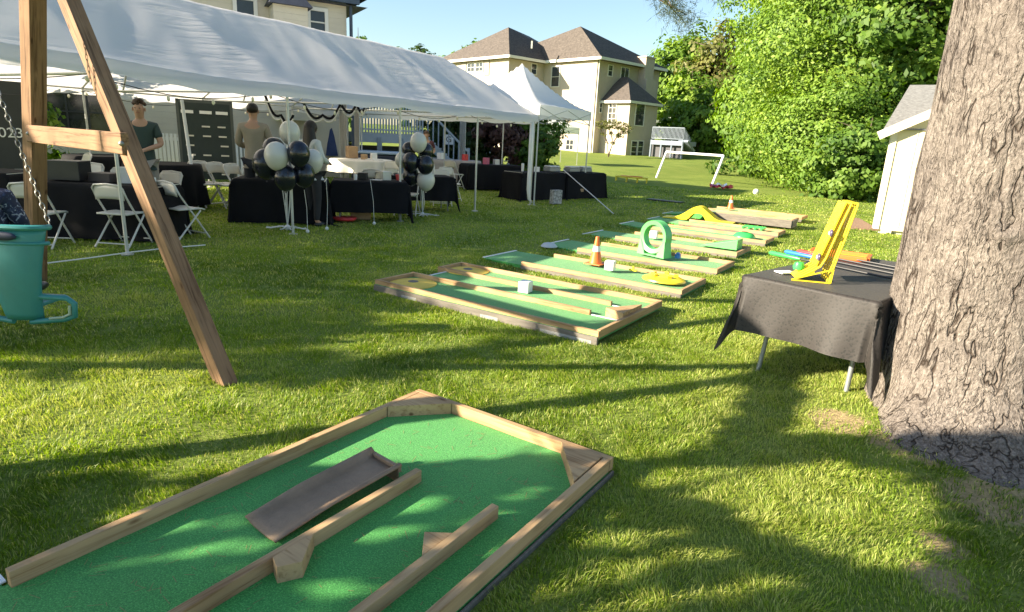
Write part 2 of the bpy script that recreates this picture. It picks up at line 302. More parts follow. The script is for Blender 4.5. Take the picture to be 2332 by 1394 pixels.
def fastmesh(name,V,Fn,nper,m,attrs=None,par=None,smooth=False):
    me=bpy.data.meshes.new(name); nv=len(V); nf=len(Fn)
    me.vertices.add(nv); me.vertices.foreach_set('co',np.asarray(V,np.float32).ravel())
    me.loops.add(nf*nper); me.loops.foreach_set('vertex_index',np.asarray(Fn,np.int32).ravel())
    me.polygons.add(nf); me.polygons.foreach_set('loop_start',np.arange(0,nf*nper,nper,dtype=np.int32))
    try: me.polygons.foreach_set('loop_total',np.full(nf,nper,np.int32))
    except Exception: pass
    if attrs:
        for k,a in attrs.items():
            t=me.attributes.new(k,'FLOAT','POINT'); t.data.foreach_set('value',np.asarray(a,np.float32))
    me.update(); me.validate()
    if smooth: me.polygons.foreach_set('use_smooth',[True]*len(me.polygons))
    me.materials.append(m); o=bpy.data.objects.new(name,me); C.objects.link(o)
    if par is not None: o.parent=par
    return o
def vnoise(P,seed=0):   # smooth value noise on (n,3) points
    P=np.asarray(P,float); i=np.floor(P).astype(np.int64); f=P-i; f=f*f*(3-2*f); out=0
    def h(a,b,c):
        x=(a*73856093)^(b*19349663)^(c*83492791)^(seed*2654435); x=(x*1103515245+12345)&0x7fffffff; x=(x>>8)^x; return (x%10007)/10007.
    for dx in(0,1):
        for dy in(0,1):
            for dz in(0,1):
                wgt=(f[:,0] if dx else 1-f[:,0])*(f[:,1] if dy else 1-f[:,1])*(f[:,2] if dz else 1-f[:,2])
                out=out+wgt*h(i[:,0]+dx,i[:,1]+dy,i[:,2]+dz)
    return out

# ---------------------------------------------------------------- ground
TRUNK=Vector((2.945,3.66,0))
EARTH=[(2.9,3.0,.7),(2.3,3.2,.33),(2.35,2.65,.3),(2.7,2.4,.5),(2.0,3.45,.26),(1.75,2.1,.16),(1.9,2.3,.14)]
def earth(x,y):
    e=np.zeros_like(x)
    for a,b,r in EARTH: e=np.maximum(e,.55*np.exp(-((x-a)**2+(y-b)**2)/r**2)*1.25)
    return e
rad=np.concatenate([[0],.25*1.045**np.arange(150)]); rad=rad[rad<240]; rad=np.append(rad,[300,500,900])
ang=np.linspace(0,2*PI,289)[:-1]
X=(rad[:,None]*np.sin(ang)[None]).ravel(); Y=(rad[:,None]*np.cos(ang)[None]).ravel()+2
Vg=np.stack([X,Y,gz(X,Y)],1); na=len(ang); ii,jj=np.meshgrid(np.arange(len(rad)-1),np.arange(na),indexing='ij')
a=(ii*na+jj).ravel(); b=(ii*na+(jj+1)%na).ravel(); Fg=np.stack([a,a+na,b+na,b],1)
lawn=fastmesh('lawn',Vg,Fg,4,LAWN,{'earth':earth(X,Y)},smooth=True); lawn['kind']='structure'

# board frames: local x = along the lanes towards the right, local y = away
BA=R(-33.75); BX=Vector((math.cos(BA),math.sin(BA),0)); BY=Vector((-BX.y,BX.x,0)); BO=Vector((-.548,3.468,0))
def B(u,v,z=0): return BO+BX*u+BY*v+Vector((0,0,z))
BOARDS=[]   # (u0,v0,u1,v1) footprints where no grass grows through
def inboards(x,y):
    dx=x-BO.x; dy=y-BO.y; u=dx*BX.x+dy*BX.y; v=dx*BY.x+dy*BY.y; m=np.zeros(x.shape,bool)
    for (u0,v0,u1,v1) in BOARDS: m|=(u>u0)&(u<u1)&(v>v0)&(v<v1)
    return m

# ---------------------------------------------------------------- foliage helpers
def leaves(centres,radii,per,size,flat=.6,seed=1,up_bias=.3,aspect=.55,form=None):
    rng=np.random.default_rng(seed); n=len(centres); c=np.repeat(centres,per,0); r=np.repeat(radii,per)
    d=rng.normal(size=(n*per,3)); d/=np.linalg.norm(d,axis=1)[:,None]; q=rng.random(n*per)**.4
    p=c+d*(r*q)[:,None]*np.array([1,1,flat]); m=n*per
    nrm=d*.6+rng.normal(size=(m,3))*.8+np.array([0,0,up_bias])
    if form is not None: nrm=d*.9+np.repeat(form,per,0)*.9+rng.normal(size=(m,3))*.45+np.array([0,0,.25])
    nrm/=np.linalg.norm(nrm,axis=1)[:,None]
    t=np.cross(nrm,rng.normal(size=(m,3))); t/=np.linalg.norm(t,axis=1)[:,None]; bt=np.cross(nrm,t)
    s=size*(.6+.8*rng.random(m))[:,None]
    V=np.stack([p-t*s,p-bt*s*aspect-t*s*.1,p+t*s,p+bt*s*aspect-t*s*.1],1).reshape(-1,3); F=np.arange(m*4).reshape(-1,4)
    tint=np.clip(rng.random(m)*.4+np.repeat(rng.random(n),per)*.6,0,1); return V,F,np.repeat(tint,4)
def crownmesh(name,par,m,cen,rx,rz,ncl,clr,per,size,seed,skirt=0,loc=None):
    rng=np.random.default_rng(seed); P=[]
    while len(P)<ncl:
        d=rng.normal(size=3); d/=np.linalg.norm(d); q=.35+.65*rng.random()**.6
        lump=.5+.85*vnoise(np.array([[d[0]*2.6+seed,d[1]*2.6,d[2]*2.6]]),seed)[0]
        z=d[2]*rz*q*lump
        if skirt and z<0: q*=1
        P.append([d[0]*rx*q*lump,d[1]*rx*q*lump,z])
    P=np.array(P)+np.array(cen)
    fo=(P-np.array(cen))/np.array([rx,rx,rz]); fo/=np.linalg.norm(fo,axis=1)[:,None]+1e-6
    V,F,t=leaves(P,clr*(.5+1.0*rng.random(ncl)),per,size,seed=seed,form=fo)
    return fastmesh(name,V,F,4,m,{'tint':t},par)
def tree(name,label,cat,p,h,rx,m,ncl=160,per=60,size=.14,seed=1,base=.2,clr=None,group=None,tr=.18,cz=None,rz=None):
    t=thing(name,label,cat,(p.x,p.y,g(p.x,p.y)),0,group)
    cz=cz or h*(.5+base/2); rz=rz or h*(.5-base/2); mb=MB(); rng=random.Random(seed)
    k=[(0,0,-.2),(rng.uniform(-.1,.1),rng.uniform(-.1,.1),h*.3),(rng.uniform(-.3,.3),rng.uniform(-.3,.3),h*.6),(rng.uniform(-.4,.4),0,h*.92)]
    mb.tube(k,[tr*1.25,tr,tr*.6,tr*.12],8)
    for i in range(9):
        z=h*(.22+.6*i/9); a=rng.uniform(0,2*PI); L=rx*rng.uniform(.5,.85); x0=0
        mb.tube([(x0,0,z),(math.cos(a)*L*.5,math.sin(a)*L*.5,z+L*.25),(math.cos(a)*L,math.sin(a)*L,z+L*.4)],[tr*.4,tr*.25,tr*.07],6)
    build(mb,'trunk',BARK_S,t,smooth=True)
    crownmesh('crown',t,m,(0,0,cz),rx,rz,ncl,clr or rx*.3,per,size,seed); return t

# ================================================================ LARGE THINGS
# ---- big pine beside the table
def big_pine():
    t=thing('pine_tree','huge pine trunk with furrowed grey brown bark filling the right edge beside the black table','tree',(TRUNK.x,TRUNK.y,0))
    nz=260; na=300; zz=np.concatenate([np.linspace(-.12,1.3,120),np.linspace(1.32,11,nz-120)]); th=np.linspace(0,2*PI,na,endpoint=False)
    Zg,Tg=np.meshgrid(zz,th,indexing='ij')
    dirc=np.cos(Tg-R(-105)); left=np.cos(Tg-math.atan2(-.3,-1))
    root=1+.16*np.sin(Tg*5+1.2)+.10*np.sin(Tg*9+.4)
    flare=(.04+.58*np.clip(dirc,0,1)**1.5)*root
    r=.545-.022*np.clip(Zg,0,20)+flare*np.exp(-np.clip(Zg+.02,0,9)/.17)+.035*np.exp(-np.clip(Zg,0,9)/.8)
    P=np.stack([np.cos(Tg)*2.2,np.sin(Tg)*2.2,Zg*.8],-1).reshape(-1,3)
    r=r+.05*(vnoise(P,3)-.5).reshape(r.shape)
    P2=np.stack([np.cos(Tg)*9,np.sin(Tg)*9,Zg*3.2],-1).reshape(-1,3); r=r+.022*(vnoise(P2,5)-.5).reshape(r.shape)
    P3=np.stack([np.cos(Tg)*22,np.sin(Tg)*22,Zg*10],-1).reshape(-1,3); r=r+.007*(vnoise(P3,9)-.5).reshape(r.shape)
    # old branch scar facing the camera side
    ka=math.atan2(-3.66,-2.945)-.02; dd=((np.angle(np.exp(1j*(Tg-ka))))*.55)**2+((Zg-1.32)*.9)**2
    q=np.sqrt(dd)/.075; r=r+.02*np.exp(-(q-1)**2*3)-.02*np.exp(-q**2*2)
    lean=-.022*Zg
    V=np.stack([np.cos(Tg)*r+lean,np.sin(Tg)*r,Zg],-1).reshape(-1,3)
    ii,jj=np.meshgrid(np.arange(nz-1),np.arange(na),indexing='ij'); a=(ii*na+jj).ravel(); b=(ii*na+(jj+1)%na).ravel()
    fastmesh('trunk',V,np.stack([a,b,b+na,a+na],1),4,BARK,par=t,smooth=True)
    L=t.location; mb=MB(); cl=[]; rng=random.Random(3)
    # boughs: one reaches over the lawn into the top of the view
    ends=[((-.1,0,4.6),(-.6,3.2,4.2),(-1.2,6.0,3.68),24),((0,.1,5.0),(.2,3.5,4.9),(.4,6.5,4.0),26),((-.1,.1,5.6),(-1.4,3.4,5.6),(-1.0,7.5,4.35),30),((0,0,6),(-2.2,-.6,6.8),(-4,-1,7),14),((0,0,6.6),(1.8,-2,7.2),(3.4,-3,7.3),14),((0,0,7.5),(1.2,2.8,8.2),(2,4,8.6),14),((0,0,8),(-1.5,2,9),(-2.6,3.4,9.6),14),((0,0,9),(.5,-2,10),(1,-3,10.4),14)]
    for p,q,e,n in ends:
        p,q,e=map(Vector,(p,q,e)); mb.tube([p,q,e],[.11,.06,.02],7)
        for i in range(n):
            f=.35+.65*i/(n-1); m=(q.lerp(e,(f-.5)*2) if f>.5 else p.lerp(q,f*2)); s=m+Vector((rng.uniform(-.9,.9),rng.uniform(-.6,.7),rng.uniform(-.35,.25)))
            mb.tube([m,s],[.014,.005],5); cl.append(s); cl.append(m.lerp(s,.6))
    build(mb,'bough',BARK_S,t,smooth=True)
    c=np.array([tuple(v) for v in cl]); n=len(c); per=170; rng=np.random.default_rng(5); m=n*per
    base=np.repeat(c,per,0)+rng.normal(size=(m,3))*.10; d=rng.normal(size=(m,3)); d[:,2]-=.3; d/=np.linalg.norm(d,axis=1)[:,None]; Ln=.13*(.7+.6*rng.random(m))[:,None]
    s=np.cross(d,rng.normal(size=(m,3))); s/=np.linalg.norm(s,axis=1)[:,None]; s*=.0035
    V=np.stack([base-s,base+s,base+d*Ln],1).reshape(-1,3); fastmesh('foliage',V,np.arange(m*3).reshape(-1,3),3,NEEDLE,{'tint':np.repeat(rng.random(m),3)},t)
big_pine()

# ---- long party tent
def TT(s,n,z): p=TC-TD*s+TP*n; return (p.x,p.y,z)
LT=12.5; WT=6.0; EZ=2.2; RZ=3.62
def tent():
    t=thing('party_tent','long white ridged party tent with open sides over the banquet tables','tent',(TC.x,TC.y,0))
    S=np.linspace(0,LT,151); rows=[]; uv=[]
    nn=[0,.0]+list(np.linspace(.03,WT/2,26))+list(np.linspace(WT/2,WT-.03,26))[1:]+[WT,WT]
    for k,n in enumerate(nn):
        row=[];u=[]
        for s in S:
            bay=abs(math.sin(PI*s/2.5)); f=1-abs(n-WT/2)/(WT/2)
            z=EZ+(RZ-EZ)*f-.045*math.sin(PI*f)*bay-.015*bay+.10*sstep(8,12,s)
            wr=.035*(vnoise([[s*3.2+n*1.7,n*.55,0]],2)[0]-.5)*math.sin(PI*min(1,f*1.05+.02))+.012*(vnoise([[s*9+n*5,n*1.1,0]],4)[0]-.5)
            z+=wr; off=0
            if k in(0,len(nn)-1): z=EZ-.16-.05*bay+.012*math.sin(s*9)+.10*sstep(8,12,s); off=(-.05-.05*bay)*(1 if k==0 else -1)
            if k in(1,len(nn)-2): off=-.03*(1 if k==1 else -1)
            row.append(TT(s,n+off,z)); u.append((s,n*.6+(.2 if k in(0,) else 0)))
        rows.append(row); uv.append(u)
    mb=MB().grid(rows); o=build(mb,'canopy',CANOPY,t,world=True,smooth='all')
    me=o.data; ul=me.uv_layers.new(name='UVMap'); U=[q for r in uv for q in r]
    for lp in me.loops: ul.data[lp.index].uv=U[lp.vertex_index]
    # end valances
    for s in (0,LT):
        e=MB(); e.grid([[TT(s,n,EZ-.02) for n in np.linspace(0,WT,30)],[TT(s,n,EZ-.2-.03*abs(math.sin(n*4))) for n in np.linspace(0,WT,30)]]); build(e,'end_valance',CANOPY2,t,world=True,smooth='all')
    for s in np.arange(0,LT+.1,2.5):
        for n in (.06,WT-.06):
            p=Vector(TT(s,n,0)); z0=g(p.x,p.y); m=MB().tube([(p.x,p.y,z0),(p.x,p.y,EZ-.04)],.021,10); m.lathe([(.07,z0),(.07,z0+.012),(.03,z0+.02)],(p.x,p.y,0),12); build(m,'pole',POLE,t,world=True,smooth=True)
        m=MB()
        for a,b in (((s,.06,EZ-.05),(s,3,RZ-.06)),((s,5.94,EZ-.05),(s,3,RZ-.06)),((s,.06,EZ-.1),(s,5.94,EZ-.1)),((s,1.5,EZ-.1),(s,1.9,EZ+.6)),((s,4.5,EZ-.1),(s,4.1,EZ+.6))): m.tube([TT(*a),TT(*b)],.017,8)
        build(m,'rafter_frame',POLE,t,world=True,smooth=True)
    m=MB()
    for n,z in((.06,EZ-.06),(WT-.06,EZ-.06),(3,RZ-.07)): m.tube([TT(0,n,z),TT(LT,n,z)],.018,8)
    build(m,'purlin',POLE,t,world=True,smooth=True)
    # rolled side wall hanging down beside the front corner pole
    m=MB(); q=[Vector(TT(.22,.0,z)) for z in(2.12,1.5,.9,.4,.15,.05)]; q[4]+=TD*.05; q[5]+=TD*.2; m.tube(q,[.05,.055,.05,.05,.04,.02],10); build(m,'rolled_side_wall',CANOPY2,t,world=True,smooth='all')
tent()
def string_lights(n,lab,s0=0.1):
    mb=MB(); bl=MB(); L=[]
    for k in range(5):
        for i in range(9):
            f=i/8; s=s0+2.5*(k+f); z=EZ-.12-.16*math.sin(PI*f); L.append(Vector(TT(s,n,z)))
    mb.tube(L,.006,5); t=thing('string_lights',lab,'string lights',tuple(L[0])); build(mb,'cable',BLK2,t,world=True)
    bo=build(MB().ell((0,0,-.05),(.022,.022,.035),8,6),'bulb',BULB,t,smooth='all')
    for i,p in enumerate(L[::2]):
        b_=bo if i==0 else bo.copy()
        if i: C.objects.link(b_); b_.parent=t
        b_.location=p-t.location
string_lights(.3,'string of small bulbs sagging under the near eave of the long tent'); string_lights(5.6,'string of small bulbs sagging under the far eave of the long tent')

# ---- pop-up canopy at the tent's far corner
def popup(name,label,P0,ax,size,ez,pz,vh=.25):
    ax=ax.normalized(); ay=Vector((-ax.y,ax.x,0)); t=thing(name,label,'canopy',(P0.x,P0.y,0))
    n=28; mb=MB(); rows=[]
    for i in range(n+1):
        row=[]
        for j in range(n+1):
            a,b=i/n,j/n; d=1-2*max(abs(a-.5),abs(b-.5)); p=P0+ax*size*a+ay*size*b
            z=ez+(pz-ez)*(d**1.55*.75+.25*d)-.02*abs(math.sin(a*20)*math.sin(b*17))*(1-d); row.append((p.x,p.y,z))
        rows.append(row)
    mb.grid(rows)
    for (a0,a1) in (((0,0),(1,0)),((1,0),(1,1)),((1,1),(0,1)),((0,1),(0,0))):
        top=[P0+ax*size*(a0[0]+(a1[0]-a0[0])*f)+ay*size*(a0[1]+(a1[1]-a0[1])*f) for f in np.linspace(0,1,15)]
        mb.grid([[(p.x,p.y,ez) for p in top],[(p.x,p.y,ez-vh) for p in top]])
    o=build(mb,'canopy',CANOPY2,t,world=True,smooth=True); ul=o.data.uv_layers.new(name='UVMap')
    for lp in o.data.loops: v=o.data.vertices[lp.vertex_index].co; ul.data[lp.index].uv=(v.x,v.y)
    for a,b in((0,0),(1,0),(1,1),(0,1)):
        p=P0+ax*size*(.01+.98*a)+ay*size*(.01+.98*b); z0=g(p.x,p.y); m=MB().box((p.x,p.y,(z0+ez-.05)/2),(.035,.035,ez-.05-z0)); m.box((p.x,p.y,z0+.006),(.1,.1,.012)); build(m,'leg',POLE,t,world=True)
    m=MB()
    for (a0,a1) in (((0,0),(1,0)),((1,0),(1,1)),((1,1),(0,1)),((0,1),(0,0))):
        A=P0+ax*size*a0[0]+ay*size*a0[1]; Bq=P0+ax*size*a1[0]+ay*size*a1[1]
        for k in range(2):
            u=A.lerp(Bq,k/2+.01); v=A.lerp(Bq,(k+1)/2-.01)
            m.tube([(u.x,u.y,ez-.06),(v.x,v.y,ez-.38)],.011,6); m.tube([(u.x,u.y,ez-.38),(v.x,v.y,ez-.06)],.011,6)
    build(m,'scissor_truss',POLE,t,world=True)
    return t
popup('popup_canopy','white peaked pop-up canopy over the buffet table past the long tent',Vector((.44,16.0,0)),Vector((.52,.854,0)),3.0,2.46,3.62)
pg=GT(1397,490); m=MB().tube([at(1283,387,16.6)+Vector((0,0,0)),Vector((pg.x,pg.y,.03))],.012,6); solo(m,'guy_rope',POLE,'taut pale guy rope running from the pop-up canopy down to the lawn','rope')
m=MB(); q=[G(105,607),G(200,597),G(290,582),G(380,573),G(468,564)]; m.tube([(p.x,p.y,.035+.01*(i%2)) for i,p in enumerate(q)],.008,5); solo(m,'ground_rope',RIB,'thin pale rope lying on the shaded grass at the foot of the tent pole','rope')

# ---- houses
def window(par,c,xd,w,h,m_frame=TRIM,mull=(2,2),out=.03,name='window',pane=GLASS,fr=.07):
    nd=Vector((xd.y,-xd.x,0)); nd.normalize()
    if nd.dot(Vector((c.x,c.y,0)))>0: nd=-nd
    c=c+nd*out; mx=Matrix((xd,nd,Vector((0,0,1)))).transposed(); f=MB()
    for s in(-1,1):
        f.box(c+xd*s*(w/2+fr/2),(fr,.06,h+2*fr),mx=mx); f.box(c+Vector((0,0,s*(h/2+fr/2))),(w,.06,fr),mx=mx)
    for i in range(1,mull[0]): f.box(c+xd*(w*(i/mull[0]-.5)),(.035,.04,h),mx=mx)
    for j in range(1,mull[1]): f.box(c+Vector((0,0,h*(j/mull[1]-.5))),(w,.035,.035),mx=mx)
    fo=build(f,name,m_frame,par,world=True)
    p=MB().box(c-nd*.022,(w,.012,h),mx=mx); po=build(p,'pane',pane,None); 
    for v in po.data.vertices: v.co-=par.location
    po.parent=fo
    return fo
def winpx(par,x0,y0,x1,y1,p0,xd,**k):
    A=onplane((x0+x1)/2,(y0+y1)/2,p0,xd); W=(onplane(x1,(y0+y1)/2,p0,xd)-onplane(x0,(y0+y1)/2,p0,xd)).length; Hh=abs(onplane((x0+x1)/2,y0,p0,xd).z-onplane((x0+x1)/2,y1,p0,xd).z)
    return window(par,A,xd,W,Hh,**k)
def roofmesh(mb,corn,ridge,z,zr,over=.5):
    # hip roof: corners (4, world), ridge two points
    c=sum(corn,Vector())/4; K=[Vector((p.x,p.y,z))+(p-c).normalized()*over*1.4 for p in corn]; a,b=[Vector((p.x,p.y,zr)) for p in ridge]
    V=[*K,a,b]+[k-Vector((0,0,.22)) for k in K]
    mb.add(V,[(0,1,4),(1,2,5,4),(2,3,5),(3,0,4,5),(6,7,8,9)]); return K
def centre_house():
    c0=at(1362,130,55); base=Vector((c0.x,c0.y,0)); th=R(43); rx=Vector((math.cos(th),math.sin(th),0)); ly=Vector((-rx.y,rx.x,0))
    def P(u,v,z=0): q=base+rx*u+ly*v; return Vector((q.x,q.y,z))
    EZh=c0.z; t=thing('stucco_house','large cream stucco house with brown hipped roofs beyond the lawn','house',(base.x,base.y,0))
    w=MB()
    def block(u0,v0,u1,v1,z1,z0=-.6): w.prism([P(u0,v0)[:2],P(u1,v0)[:2],P(u1,v1)[:2],P(u0,v1)[:2]],z0,z1)
    block(0,0,8.8,15,EZh-.15)
    xl=0
    B_=onplane(1160,118,P(0,6.2),rx); xl=(B_-P(0,6.2)).dot(rx); block(xl,6.2,-.002,16,EZh-.152)
    block(5.7,-.9,7.2,-.003,EZh-1.2); build(w,'wall',STUCCO,t,world=True)
    r=MB(); tr=MB()
    def hip(u0,v0,u1,v1,ra,rb,z,zr):
        K=roofmesh(r,[P(u0,v0),P(u1,v0),P(u1,v1),P(u0,v1)],[ra,rb],z,zr)
        for i in range(4): tr.beam(K[i]-Vector((0,0,.12)),K[(i+1)%4]-Vector((0,0,.12)),.1,.22)
    pk=onplane(1322,60,P(0,3),Vector((1,.0,0)).normalized()); pk2=onplane(1158,62,P(xl+1.5,8),Vector((1,0,0)))
    hip(0,0,8.8,15,pk,P(4.6,9),EZh,pk.z); hip(xl,6.2,4,16,pk2,P(1.5,10),EZh-.03,pk2.z)
    ro=build(r,'roof',SHINGLE,t,world=True); fo=build(tr,'fascia',TRIM,t,world=True)
    ch=MB(); p=P(6.3,-.2); ch.box((p.x,p.y,EZh-1.0),(1.3,1.0,3.2),th); ch.box((p.x,p.y,EZh+.65),(1.45,1.15,.12),th); build(ch,'chimney',STUCCO,t,world=True)
    for px,py in((1211,102),(1327,90),(1337,93)):
        q=at(px,py,57); v=MB().box(q,(.14,.14,.6)); build(v,'roof_vent',TRIM,t,world=True)
    f0=P(0,0);
    # windows on the two visible faces
    winpx(t,1257,153,1274,197,f0,ly,mull=(1,2)); winpx(t,1290,319,1306,341,f0,ly,mull=(2,2)); 
    wf=P(0,6.2); winpx(t,1210,146,1221,169,wf,rx,mull=(1,2))
    wl=P(xl,6.2); winpx(t,1066,145,1081,163,wl,ly,mull=(2,2)); winpx(t,1085,144,1100,162,wl,ly,mull=(2,2))
    for x in (1057,1109):
        q=onplane(x,154,wl,ly); q+= -rx*.04; build(MB().box(q,(.7,.05,1.3),mx=Matrix((ly,rx,Vector((0,0,1)))).transposed()),'shutter',GREYCL,t,world=True)
    winpx(t,1385,149,1394,173,f0,rx,mull=(1,2)); winpx(t,1414,155,1431,179,f0,rx,mull=(2,1)); winpx(t,1365,235,1370,256,f0,rx,mull=(1,2))
    # bay wing with its own little hip roof
    bz=5.1; u0,u1,v0=1.1,5.0,-2.9
    b=MB(); 
    for uu,vv in((u0,v0),): b.prism([P(u0,v0)[:2],P(u1,v0)[:2],P(u1,-.004)[:2],P(u0,-.004)[:2]],-.6,bz)
    build(b,'bay_wall',STUCCO,t,world=True)
    r2=MB(); K=roofmesh(r2,[P(u0,v0),P(u1,v0),P(u1,0),P(u0,0)],[P((u0+u1)/2,-.9),P((u0+u1)/2,-.15)],bz,bz+2.1,.3); br=build(r2,'bay_roof',SHINGLE,t,world=True)
    t2=MB()
    for i in (0,1,3): t2.beam(K[i]-Vector((0,0,.1)),K[(i+1)%4]-Vector((0,0,.1)),.08,.2)
    build(t2,'bay_fascia',TRIM,t,world=True)
    bf=P(u0,v0); winpx(t,1387,233,1403,283,bf,ly,mull=(2,4)); winpx(t,1447,236,1466,286,bf,rx,mull=(1,1)); winpx(t,1437,322,1449,358,bf,rx,mull=(1,3)); winpx(t,1452,322,1463,358,bf,rx,mull=(1,3))
    dp=MB(); a=P(.15,-.08); dp.tube([(a.x,a.y,0),(a.x,a.y,EZh-.2)],.06,8); build(dp,'downpipe',TRIM,t,world=True)
    # raised deck on the right side
    t3=thing('wooden_deck','white railed raised deck with steps on the right side of the stucco house','deck',tuple(P(7,-3)))
    d0=at(1484,318,54); d1=at(1556,318,53); xd=(d1-d0); xd.z=0; xd.normalize(); yd=Vector((-xd.y,xd.x,0)); W=(d1-d0).length; zf=d0.z; m=MB()
    mxx=Matrix((xd,yd,Vector((0,0,1)))).transposed(); m.box(d0+xd*W/2+yd*1.5-Vector((0,0,.2)),(W,3.2,.35),mx=mxx)
    for f in(0,.33,.66,1): q=d0+xd*W*f; m.tube([(q.x,q.y,g(q.x,q.y)-.1),(q.x,q.y,zf)],.08,8)
    build(m,'deck_floor',FDECK,t3,world=True); m=MB(); q=d0+xd*W/2+yd*.3; m.box((q.x,q.y,(zf+.3)/2-.1),(W,.1,zf-.7),mx=mxx); build(m,'shade_backing',mat('underdeck_shade',(.10,.10,.11),.8),t3,world=True); m=MB()  # dark backing added to stand for the shade below the deck floor
    m.beam(d0+Vector((0,0,1.0)),d0+xd*W+Vector((0,0,1.0)),.06,.06); m.beam(d0+Vector((0,0,.12)),d0+xd*W+Vector((0,0,.12)),.05,.05)
    for i in range(26): q=d0+xd*W*i/25; m.box(q+Vector((0,0,.55)),(.035,.035,.9),mx=mxx)
    e=d0+xd*W; gr=GT(1571,345); gr=at(1571,345,54); m.beam(e+Vector((0,0,1)),gr+Vector((0,0,.9)),.06,.06); m.beam(e,gr,.9,.2)
    for i in range(1,8): q=e.lerp(gr,i/8); m.box(q+Vector((0,0,.45)),(.05,.05,.9))
    build(m,'railing',FDECK,t3,world=True)
    return P
HP=centre_house()

def near_house():
    c=at(790,100,20.5); base=Vector((c.x,c.y,0)); xd=Vector((-.86,-.51,0)).normalized(); yd=Vector((-.51,.86,0)); L=14
    t=thing('beige_house','beige sided two storey house rising behind the long white tent','house',(base.x,base.y,0))
    ez=onplane(795,14,base,xd).z+.1; w=MB()
    def P(u,v): return (base+xd*u+yd*v)
    w.prism([P(0,0)[:2],P(L,0)[:2],P(L,7)[:2],P(0,7)[:2]],-.2,ez); build(w,'wall',STUCCO2,t,world=True)
    r=MB(); roofmesh(r,[P(0,0),P(L,0),P(L,7),P(0,7)],[P(3.5,3.5),P(L-3.5,3.5)],ez+.1,ez+3,.45); build(r,'roof',mat('dark_shingles',(.05,.055,.075),.8,.2),t,world=True)
    m=MB(); a=P(-.3,-.3); b=P(L,-.3); m.beam((a.x,a.y,ez-.02),(b.x,b.y,ez-.02),.12,.13); q=P(-.1,-.12); m.tube([(q.x,q.y,ez-.1),(q.x,q.y,.2)],.05,8); build(m,'gutter',mat('navy_gutter',(.05,.07,.11),.4),t,world=True)
    dk=mat('navy_shutter',(.04,.06,.08),.5); 
    winpx(t,538,-40,576,38,base,xd,mull=(1,2),pane=dk,fr=.1); winpx(t,707,26,739,76,base,xd,mull=(1,2),pane=dk,fr=.1)
    bp=onplane(652,60,base,xd); nd=Vector((.51,-.86,0)); bx=MB(); mx=Matrix((xd,yd,Vector((0,0,1)))).transposed(); wv=(onplane(615,60,base,xd)-onplane(690,60,base,xd)).length
    zt=onplane(652,22,base,xd).z; bx.box(Vector((bp.x,bp.y,zt-1.5))+nd*.35,(wv,.7,3.0),mx=mx); build(bx,'bay_wall',STUCCO2,t,world=True)
    rb=MB(); cc=Vector((bp.x,bp.y,0)); rb.add([*(Vector((cc.x,cc.y,zt))+xd*s*(wv/2+.12)+nd*o for s,o in((-1,-.0),(1,0),(1,.85),(-1,.85))),*(Vector((cc.x,cc.y,zt+.75))+xd*s*(wv/2-.3)+nd*o for s,o in((-1,-.0),(1,0)))],[(0,3,2,1),(3,2,5,4),(0,3,4),(1,5,2),(0,4,5,1)]); build(rb,'bay_roof',mat('dark_shingles',(.05,.055,.075),.8,.2),t,world=True)
    # ground floor openings seen under the tent
    refl=mat('dark_glass',(.03,.03,.032),.12,.6,4,spec=.9)
    winpx(t,104,210,250,300,base,xd,mull=(3,2),pane=refl,m_frame=mat('dark_frame',(.03,.03,.03),.5),fr=.12,name='patio_window')
    winpx(t,318,200,345,216,base,xd,mull=(1,1)); 
    return P,xd,yd,base
NP,NX,NY,NB=near_house()
def back_deck():
    a=at(812,300,21.5); b=at(962,300,22.5); xd=b-a; xd.z=0; W=xd.length; xd.normalize(); yd=Vector((-xd.y,xd.x,0)); mx=Matrix((xd,yd,Vector((0,0,1)))).transposed(); z=a.z
    t=thing('raised_deck','pale painted deck with white balusters and stairs behind the long tent','deck',(a.x,a.y,0)); m=MB(); m.box(a+xd*W/2+yd*1.5-Vector((0,0,.16)),(W,3,.32),mx=mx)
    for i in range(4): q=a+xd*W*i/3; m.box((q.x,q.y,z/2-.1),(.14,.14,z-.1))
    build(m,'deck_floor',DECKP,t,world=True); m=MB(); h=1.0
    m.beam(a+Vector((0,0,h)),a+xd*W+Vector((0,0,h)),.07,.07); m.beam(a+Vector((0,0,.1)),a+xd*W+Vector((0,0,.1)),.05,.05)
    for i in range(24): q=a+xd*W*i/23; m.box(q+Vector((0,0,h/2)),(.045,.045,h),mx=mx)
    e=a+xd*W; f=e+xd*1.9-Vector((0,0,z-.15)); m.beam(e+Vector((0,0,h)),f+Vector((0,0,.9)),.06,.07); m.box(f+Vector((0,0,.5)),(.1,.1,1.1))
    for i in range(1,9): q=e.lerp(f,i/9); m.box(q+Vector((0,0,.45)),(.04,.04,.95))
    build(m,'railing',DECKP,t,world=True); m=MB()
    for i in range(8): q=e.lerp(f,(i+.5)/8); m.box(q+yd*.5,(.3,1.1,.05),mx=mx)
    m.beam(e-Vector((0,0,.1)),f-Vector((0,0,.1)),.05,.28); build(m,'stairs',DECKP,t,world=True)
    dk=MB(); q=a+xd*W/2+yd*1.6; dk.box((q.x,q.y,z/2-.2),(W*.98,.1,z-.5),mx=mx); build(dk,'shade_backing',mat('underdeck_shade',(.10,.10,.11),.8),t,world=True)  # dark sheet in place of the shade underneath the deck
back_deck()

